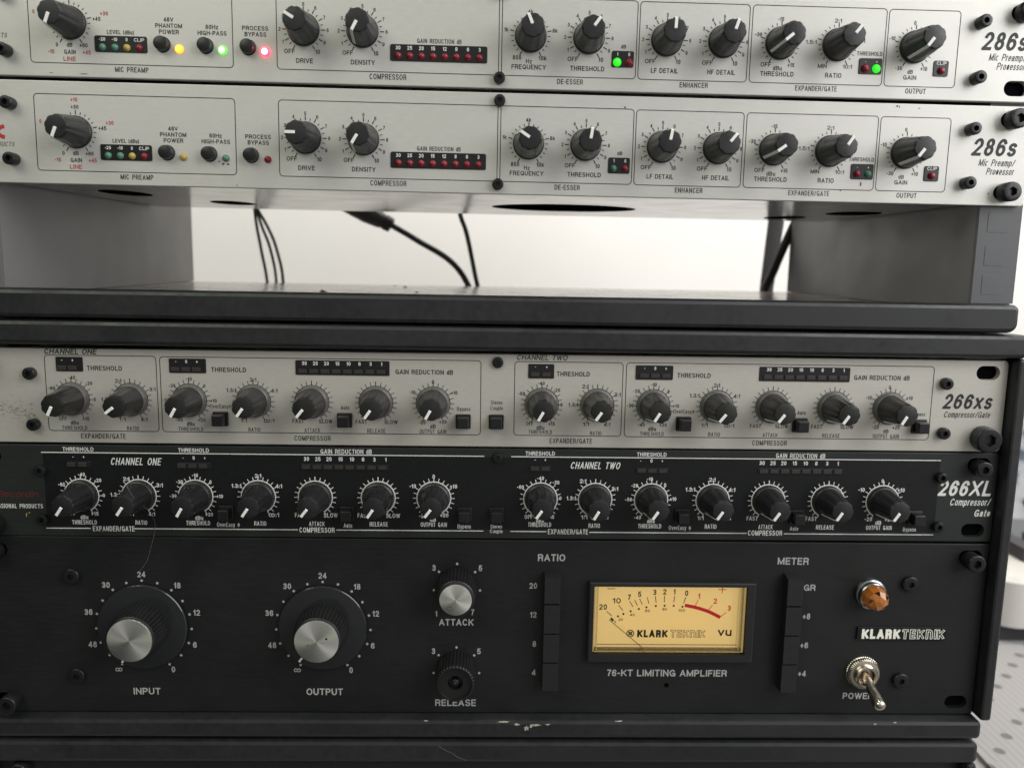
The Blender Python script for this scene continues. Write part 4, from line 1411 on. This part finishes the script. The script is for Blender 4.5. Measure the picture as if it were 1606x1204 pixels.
def limiter():
    t = thing('limiting_amplifier', 'black limiting amplifier with cream needle meter and two large dials, bottom unit', 'audio processor', (0, 0, -133.35), -.03)
    mb = MB()
    holes = [slot(sx*232.4, sz*37.6) for sx in (-1, 1) for sz in (-1, 1)]+[rr(50, 124.2, -12, 22.4, .5, 2), circ(87.4, -29.4, 1.25, 16)]
    mb.prism(rr(-241.3, 241.3, -44.1, 44.1, 1.0, 4), 3, 0, .35, holes=holes)
    slot_backs(mb, [(sx*232.4, sz*37.6) for sx in (-1, 1) for sz in (-1, 1)], 2)
    letter(mb, TEXT_LIMITER, {'s': 1})
    for cx in (-165.1, -79.75):
        for k in range(17):
            a = R(-150+18.75*k)
            mb.disc(cx+22.6*math.sin(a), .05+22.6*math.cos(a), .62, -.06, 12, 1)
    for cz in (20.9, -21.4):
        for k in range(7):
            a = R(-150+50*k)
            mb.disc(-15.75+11.25*math.sin(a), cz+11.25*math.cos(a), .6, -.06, 12, 1)
    mb.build('front_panel', ['black_panel', 'soft_white_ink', 'hole'], t)
    mb = MB()
    mb.box(-218, 218, 22, 190, -43, 43)
    mb.build('chassis', 'chassis', t)
    # big dials: smoky disc, knurled grip, spun cap
    for cx, ang, spot in ((-165.1, -150, 0), (-79.75, -146, 1)):
        d = MB()
        d.lathe(0, 0, [(20.9, .6), (21.1, 1.5), (21.0, 2.1), (20.7, 2.4), (13.2, 2.8)], 96)
        a = R(ang)
        p = lambda r: (r*math.sin(a), r*math.cos(a))
        dk = d.build('dial', 'smoky', t, (cx, 0, .15), smooth=30)
        q = MB()
        q.strip([p(17.4), p(20.4)], .9, -2.62)
        q.build('pointer', 'pointer', dk)
        g = MB()
        knurl_body(g, 12.4, 11.2, 2.5, 15.3, 40, .55)
        g.build('grip', 'knurl', dk, smooth=40)
        c = MB()
        c.lathe(0, 0, [(10.2, 15.0), (10.35, 16.0), (10.2, 16.3), (9.8, 16.4)], 80)
        if spot:
            c.disc(4.6, 1.5, .5, -16.45, 14, 1)
            c.disc(-4.0, -1.6, .35, -16.45, 14, 2)
        c.build('cap', ['spun', 'hole', 'crumb'], dk, smooth=30)
    # attack knob with spun cap
    g = MB()
    knurl_body(g, 9.6, 9.0, 0.2, 15.7, 34, .5)
    k1 = g.build('knob', 'knurl', t, (-15.75, 0, 20.9), smooth=40)
    c = MB()
    c.lathe(0, 0, [(7.45, 15.4), (7.55, 16.3), (7.4, 16.6), (7.1, 16.7)], 64)
    c.strip(circ(-2.7, -4.0, 1.05, 24), .28, -16.76, closed=True, mi=1)
    c.build('cap', ['spun', 'crumb'], k1, smooth=30)
    # release knob, its cap missing
    g = MB()
    seg = 34*6
    rf = lambda a, r, h: r-.5*(0.5+0.5*math.cos(a*34))**3 if r > 8.9 else r
    g.lathe(0, 0, [(9.6, .2), (9.5, 7), (9.0, 14.3), (8.4, 14.8), (7.9, 14.8), (7.7, 13.5), (3.6, 13.3), (3.4, 10.4)], seg, rf)
    k2 = g.build('knob', 'knurl', t, (-15.75, 0, -21.4), smooth=40)
    c = MB()
    c.lathe(0, 0, [(1.6, 10.0), (1.6, 13.1), (1.2, 13.4)], 20)
    c.lathe(0, 0, [(.3, 13.3), (.28, 13.6)], 10, mi=1)
    c.build('shaft', ['knurl', 'chrome'], k2, smooth=40)
    # ratio and meter key columns
    def column(xc, hs):
        for k, h in enumerate(hs):
            z1 = 28.9-14.85*k
            z0 = z1-14.35
            b = MB()
            o = [(xc-3.9, z0), (xc+3.9, z0), (xc+3.9, z1), (xc-3.9, z1)]
            f = [(xc-3.75, z0+.1), (xc+3.75, z0+.1), (xc+3.75, z1-(1.3 if k == 0 else .12)), (xc-3.75, z1-(1.3 if k == 0 else .12))]
            b.add([(x, 0, z) for x, z in o]+[(x, -h, z) for x, z in f],
                  [(0, 1, 5, 4), (1, 2, 6, 5), (2, 3, 7, 6), (3, 0, 4, 7), (4, 5, 6, 7)])
            b.build('push_button', 'bezel', t)
    column(29.75, (5.4, 5.5, 5.3, 5.0))
    column(145.8, (6.0, 6.2, 6.0, 5.6))
    # VU meter
    b = MB()
    outer = rr(47.4, 128.2, -16.2, 24.6, .8, 3)
    open_ = rr(50.0, 124.2, -12.0, 22.4, .5, 3)
    b.prism(outer, 0, -3.0, .8, holes=[open_])
    for i in range(len(open_)):
        j = (i+1) % len(open_)
        (x0, z0), (x1, z1) = open_[i], open_[j]
        b.add([(x0, -3, z0), (x0, 8, z0), (x1, 8, z1), (x1, -3, z1)], [(0, 1, 2, 3)])
    fr = b.build('meter_frame', 'bezel', t)
    f = MB()
    f.prism(rr(49.6, 124.6, -12.4, 22.8, .5, 2), 6, 4.0, 0)
    for l in TEXT_METER.strip().split('\n'):
        s, x, z, h, w, st = l.split('|')
        h = float(h)
        f.text(s.lower() if s == 'VU' else s, float(x), float(z)+(0.35*h*.5 if st == 'v' else 0), h*(1.25 if st == 'v' else 1), float(w), w=.2 if st == 'v' else .18, y=3.94, mi=2 if st == 'r' else 1, logo=True)
    for x, z in ((59.8, 3.2), (62.9, 4.5), (65.5, 5.7), (69, 7.1), (73, 8.3), (76.7, 9.2), (81.3, 9.9), (85.6, 10.1), (90.1, 10.1), (94.4, 9.6)):
        f.disc(x, z, .55, 3.94, 12, 1)
    tk = [(57.2, 7.0), (59.9, 4.7), (63.0, 10.2), (65.2, 7.5), (68.3, 12.3), (70.1, 9.4), (70.7, 13.0), (72.3, 10.0), (73.2, 13.6), (74.6, 10.5), (76.9, 14.4), (77.8, 11.1), (80.8, 15.0), (81.4, 11.5), (85.3, 15.2), (85.4, 11.8), (90.4, 15.1), (90.0, 11.9), (95.9, 14.6), (94.9, 11.3)]
    for i in range(0, len(tk), 2):
        f.strip([tk[i], tk[i+1]], .36, 3.94, mi=1)
    for a, c in (((102.0, 13.2), (100.7, 10.1)), ((109.2, 10.5), (107.3, 8.0)), ((116.2, 6.8), (113.4, 4.6))):
        f.strip([a, c], .36, 3.94, mi=2)
    f.strip([(q.x, q.y) for q in catmull([(95.5, 10.35, 0), (100.8, 9.3, 0), (107.3, 7.2, 0), (113.4, 4.2, 0)], 6)], 1.75, 3.92, mi=2)
    f.strip([(57.2, 18.6), (61.1, 18.6)], .35, 3.94, mi=1)
    f.strip([(111.6, 18.6), (115.6, 18.6)], .4, 3.94, mi=2)
    f.strip([(113.6, 16.6), (113.6, 20.5)], .4, 3.935, mi=2)
    f.strip([(53.0, -10.1), (122, -10.1)], .35, 3.94, mi=1)
    # maker's mark: ringed dot emblem, solid word, outlined word
    f.disc(69.3, -4.4, 1.95, 3.95, 28, 1)
    f.disc(69.3, -4.4, 1.45, 3.94, 28, 0)
    for k in range(4):
        f.disc(69.3+.78*math.cos(R(45+90*k)), -4.4+.78*math.sin(R(45+90*k)), .5, 3.93, 14, 1)
    f.disc(69.3, -4.4, .42, 3.925, 14, 1)
    f.text('KLARK', 80.2, -4.4, 3.9, 15.0, w=.255, y=3.94, mi=1, slant=0, logo=True)
    f.text('TEK&IK', 97.7, -4.4, 3.9, 17.2, w=.255, y=3.94, mi=1, logo=True)
    f.text('TEK&IK', 97.7, -4.4, 3.9, 17.2, w=.255, y=3.92, mi=0, hollow=.125, logo=True)
    f.build('meter_face', ['meter_card', 'ink', 'meter_red'], fr)
    n = MB()
    n.tube([(58.6, 3.0, 3.0), (75.7, 3.0, -11.6)], .17, 6)
    n.strip([(60.6, 2.6), (59.4, 3.6)], 1.1, 2.9)
    n.build('needle', 'ink', fr)
    g = MB()
    g.add([(50.1, -.6, -11.9), (124.1, -.6, -11.9), (124.1, -.6, 22.3), (50.1, -.6, 22.3)], [(0, 1, 2, 3)])
    g.build('cover_glass', 'glass', fr)
    g = MB()                                               # rim of the clear cover
    for x0, x1, z0, z1 in ((50.2, 50.9, -11.8, 22.2), (52.0, 52.35, -11.0, 22.2), (123.0, 124.0, -11.8, 22.2), (121.6, 121.9, -11.0, 22.2), (51.0, 122.9, -11.9, -11.3)):
        g.box(x0, x1, -.5, 3.8, z0, z1)
    g.build('cover_rim', 'clear_plastic', fr)
    # amber jewel lamp
    j = MB()
    j.lathe(0, 0, [(7.6, 0), (7.6, 1.6), (7.3, 2.2), (6.7, 2.5), (6.4, 3.4), (6.35, 4.2), (6.0, 4.6), (5.6, 4.0)], 48)
    jl = j.build('pilot_lamp', 'chrome_ring', t, (184.4, 0, 19.0), smooth=35)
    j = MB()
    vs = [(0, -12.0, 0)]
    for r, h, off, n in ((2.9, 11.5, 0, 5), (4.9, 10.0, 36, 10), (5.8, 7.6, 0, 10), (5.9, 4.2, 0, 10)):
        for i in range(n):
            a = R(off+360/n*i)
            vs.append((r*math.sin(a), -h, r*math.cos(a)))
    fs = [(0, 1+(i+1) % 5, 1+i) for i in range(5)]
    for i in range(5):
        a, b = 1+i, 1+(i+1) % 5
        m0 = 6+(2*i-1) % 10
        m1, m2 = 6+(2*i) % 10, 6+(2*i+1) % 10
        fs += [(a, m1, m0), (a, b, m1), (b, m2, m1)] if False else [(a, b, m1), (a, m1, m0)]
    for L in (6, 16):
        for i in range(10):
            k = (i+1) % 10
            fs.append((L+i, L+k, L+10+k, L+10+i))
    j.add(vs, fs)
    j.build('jewel', 'jewel', jl)
    # toggle switch
    s = MB()
    kn = lambda a, r, h: r-.28*(0.5+0.5*math.cos(a*44))**2 if 7.6 < r < 8.4 else r
    s.lathe(0, 0, [(8.3, 0), (8.3, .5), (8.0, .8), (7.9, 2.2), (7.2, 3.0), (6.3, 3.2), (5.7, 3.25), (5.6, 5.3), (5.2, 5.8), (4.3, 5.8), (3.6, 4.4), (3.4, 2.6)], 264, kn)
    sw = s.build('power_switch', 'chrome', t, (184.2, 0, -22.0), smooth=35)
    s = MB()
    d = Vector((0.2, -17.6, -7.0))
    P = [Vector((0, -2.5, 0))+d*k for k in (0, .12, .2, .34, .5, .7, .86, .95, 1.0, 1.04, 1.06)]
    s.tube(P, [2.2, 2.2, 2.3, 1.9, 2.5, 2.75, 2.9, 2.9, 2.7, 1.8, .6], 24)
    s.build('lever', 'chrome', sw, smooth=50)
    # badge
    p = MB()
    p.prism(rr(179.6, 223.6, -4.9, 1.9, .4, 2), 0, -1.0, .2)
    p.text('KLARK', 191.4, -1.6, 5.0, 18.9, w=.255, y=-1.06, mi=1, logo=True)
    p.text('TEK&IK', 212.3, -1.6, 5.0, 21.0, w=.255, y=-1.06, mi=1, logo=True)
    p.text('TEK&IK', 212.3, -1.6, 5.0, 21.0, w=.255, y=-1.09, mi=0, hollow=.12, logo=True)
    p.build('badge', ['gloss_print', 'badge_metal'], t)
    for x, z in ((203.6, 24.0), (203.2, -25.9), (-197.4, 24.9), (-197.7, -25.1)):
        screw(t, x, z, 3.9, 2.2, hex_r=.4)
    screw(t, 231.8, 36.4, 4.3, 7.2, 'rack_screw')
    screw(t, -231.8, 37.1, 4.3, 6.5, 'rack_screw')
    screw(t, -228.5, -37.3, 4.3, 7.5, 'rack_screw')
    return t
limiter()

# ================================================================== cables behind the racks
def cable(name, label, pts, r, m='cable', cat='cable', group=None):
    mb = MB()
    mb.tube(catmull(pts, 8), r, 12)
    o = mb.build(name, m, smooth=60)
    return tag(o, label, cat, group)
cable('cable', 'thin black cable hanging straight, leftmost strand of the bundle of three', [(-179, 252, 130), (-178, 253, 76), (-174.5, 254, 48), (-170.4, 255, 20), (-167, 256, -40), (-160, 300, -200)], 1.15, group='thin cables of the left bundle')
cable('cable', 'thin black cable curving between the other two of the bundle', [(-179, 254, 100), (-178, 254, 88), (-177.1, 255, 77), (-173.6, 255, 64), (-169.3, 256, 52), (-166.3, 256, 40), (-164.9, 257, 30), (-164.3, 257, 20), (-164, 258, 5), (-163, 260, -40), (-150, 300, -200)], 1.1, group='thin cables of the left bundle')
cable('cable', 'thin black cable bowing out furthest right in the bundle of three', [(-179, 251, 98), (-178, 251, 87), (-175.8, 252, 77), (-170, 252, 66.5), (-164.9, 253, 55), (-161.4, 253, 43), (-159.3, 254, 32), (-158.3, 254, 20), (-157.8, 255, 5), (-157, 257, -40), (-140, 300, -200)], 1.15, group='thin cables of the left bundle')
cable('cable', 'single black cable dropping down right beside the plugged cable', [(-29, 250, 100), (-25.4, 250, 76), (-21.5, 250, 65), (-18.6, 251, 54), (-16.3, 251, 43), (-14, 252, 32), (-11.3, 253, 20), (-8, 255, 0), (-4, 260, -50), (0, 300, -200)], 1.75)
pc = thing('plugged_cable', 'black cable with a thick plug body sticking out under the preamp', 'cable', (-88, 250, 73))
mb = MB()
mb.tube(catmull([(10.8, 0, -6), (24.2, 0, -13.4), (33.8, 0, -19), (48.1, .5, -26.8), (56.8, 1, -33.2), (63.5, 1.5, -40.6), (68.2, 2, -48.4), (71.5, 3, -56), (76, 6, -75), (80, 15, -110), (88, 50, -280)], 8), 2.25, 12)
mb.build('cord', 'cable', pc, smooth=60)
mb = MB()
mb.tube([(-30, -12, 14), (-6, -3, 1.5), (3, 0, -2.6), (6.5, .5, -4.0), (6.8, .5, -4.2), (11.5, .6, -6.6), (11.6, .6, -6.7)], [7.0, 7.0, 6.2, 5.2, 5.9, 5.6, 3.0], 14)
mb.build('plug', 'cable', pc, smooth=40)
cable('cable', 'thick black cable slanting across the gap by the right side wall', [(242, 246, 110), (226.5, 246, 77), (217.5, 247, 54), (211, 247.5, 36), (205.3, 248, 20.5), (196, 250, -20), (180, 300, -180)], 3.3)
mb = MB()  # flat grey sheet, tapering downwards, behind the thick cable
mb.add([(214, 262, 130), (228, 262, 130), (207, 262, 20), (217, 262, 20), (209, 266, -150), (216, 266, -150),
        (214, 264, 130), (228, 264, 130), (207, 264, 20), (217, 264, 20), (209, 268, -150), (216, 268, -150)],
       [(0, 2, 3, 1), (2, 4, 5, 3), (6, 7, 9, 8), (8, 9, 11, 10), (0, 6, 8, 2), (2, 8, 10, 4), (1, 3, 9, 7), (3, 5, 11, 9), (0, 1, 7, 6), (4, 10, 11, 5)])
tag(mb.build('band', 'band'), 'flat grey strap hanging behind the slanting thick cable', 'band')

# crumbs on the shelf of the open rack
for x, y, s in ((-176, 60, 1.5), (-146, 200, 2.0), (-96, 90, 2.4), (-60, 190, 1.6), (-45, 110, 1.2), (-18, 60, 1.7), (6, 48, 1.3), (55, 50, 1.3), (-70, 215, 1.2)):
    mb = MB()
    n = 7
    vs = [(0, 0, s*.6)]+[(s*math.cos(2*math.pi*i/n)*random.uniform(.6, 1.4), s*math.sin(2*math.pi*i/n)*random.uniform(.6, 1.2), random.uniform(0, .25)*s) for i in range(n)]
    mb.add(vs, [(0, 1+i, 1+(i+1) % n) for i in range(n)])
    tag(mb.build('crumb', 'crumb', None, (x, y, 22.72)), 'small dark crumb lying on the shelf of the open gap', 'crumb', 'crumbs on the rack shelf')

# loose hairs
def hair(label, pts, r=.035):
    mb = MB()
    mb.tube(catmull(pts, 6), r, 5)
    tag(mb.build('hair', 'hair', None), label, 'hair')
hair('long pale hair hanging down over the black compressor and the amplifier', [(-162.5, -16.2, -60), (-160, -15, -66), (-158, -4, -76), (-157.2, -.8, -84), (-160, -.7, -95), (-162, -.7, -101), (-165.5, -.7, -106)])
hair('short pale hair on the bottom rack edge below the amplifier', [(-23.5, -7, -191), (-20, -7.2, -193.2), (-17, -7.1, -194.6), (-14, -7.2, -196.8), (-10.5, -7.1, -198.2)])
hair('wispy white hair at the right corner of the lower rack', [(238, -7, -187), (244, -9, -191), (249, -9, -196), (254, -8, -198)], .06)

# ================================================================== things to the right of the racks
mb = MB()
mb.prism([(-1, 0), (301, 0), (301, 1), (-1, 1)], 0, 0, 0)
mat_ = MB()
mat_.add([(x, y, z) for z in (-261.9, -258.6) for x, y in ((300, -50), (700, -50), (700, 244), (318, 244))], [(4, 5, 6, 7), (0, 1, 5, 4), (3, 0, 4, 7), (2, 3, 7, 6), (1, 2, 6, 5)])
tag(mat_.build('dotted_mat', 'dotted'), 'pale grey dotted mat on the desk right of the racks', 'mat')

kb = thing('keyboard', 'white rounded keyboard end standing on the desk behind the dotted mat', 'keyboard', (414, 250, -262))
mb = MB()
o = [(x, z) for x, z in rr(0, 420, 0, 95, (24, 24, 10, 10), 8)]
n = len(o)
mb.add([(x, y, 14) for x, y in o]+[(x, y, 52) for x, y in o]+[(x, y, 56) for x, y in inset(o, 4)],
       [(i, (i+1) % n, n+(i+1) % n, n+i) for i in range(n)]+[(n+i, n+(i+1) % n, 2*n+(i+1) % n, 2*n+i) for i in range(n)]+[tuple(2*n+i for i in range(n)), tuple(reversed(range(n)))])
mb.build('case', 'white_plastic', kb, smooth=40)
mb = MB()
mb.box(-12, 420, 8, 92, 0.2, 13.8)
mb.build('dark_block', 'dark_plastic', kb)  # dark block filling the gap under the case
mb = MB()
for k in range(14):
    mb.box(16+k*28, 30+k*28, 40, 86, 56.2, 68)
mb.build('black_keys', 'dark_plastic', kb)

mx = thing('mixing_console', 'pale mixing console with dark knobs against the wall, right of the racks', 'mixing console', (500, 400, -262))
mb = MB()
mb.add([(x, y, z) for x in (0, 420) for y, z in ((0, 0.3), (150, 0.3), (150, 128), (0, 60))], [(0, 1, 2, 3), (7, 6, 5, 4), (0, 3, 7, 4), (1, 5, 6, 2), (3, 2, 6, 7), (0, 4, 5, 1)])
mb.build('body', 'mixer_metal', mx)
for i in range(8):
    for k in range(4):
        mb = MB()
        mb.lathe(0, 0, [(7, 0), (6, 13), (5, 14)], 16)
        q = mb.build('knob', 'dark_plastic' if (i+k) % 2 else 'mixer_blue', mx, (16+i*32, 20+k*36, 60+68*(20+k*36)/150-.5), smooth=40, key='mixer_knob_%d' % ((i+k) % 2))
        q.rotation_euler = (R(-65), 0, 0)
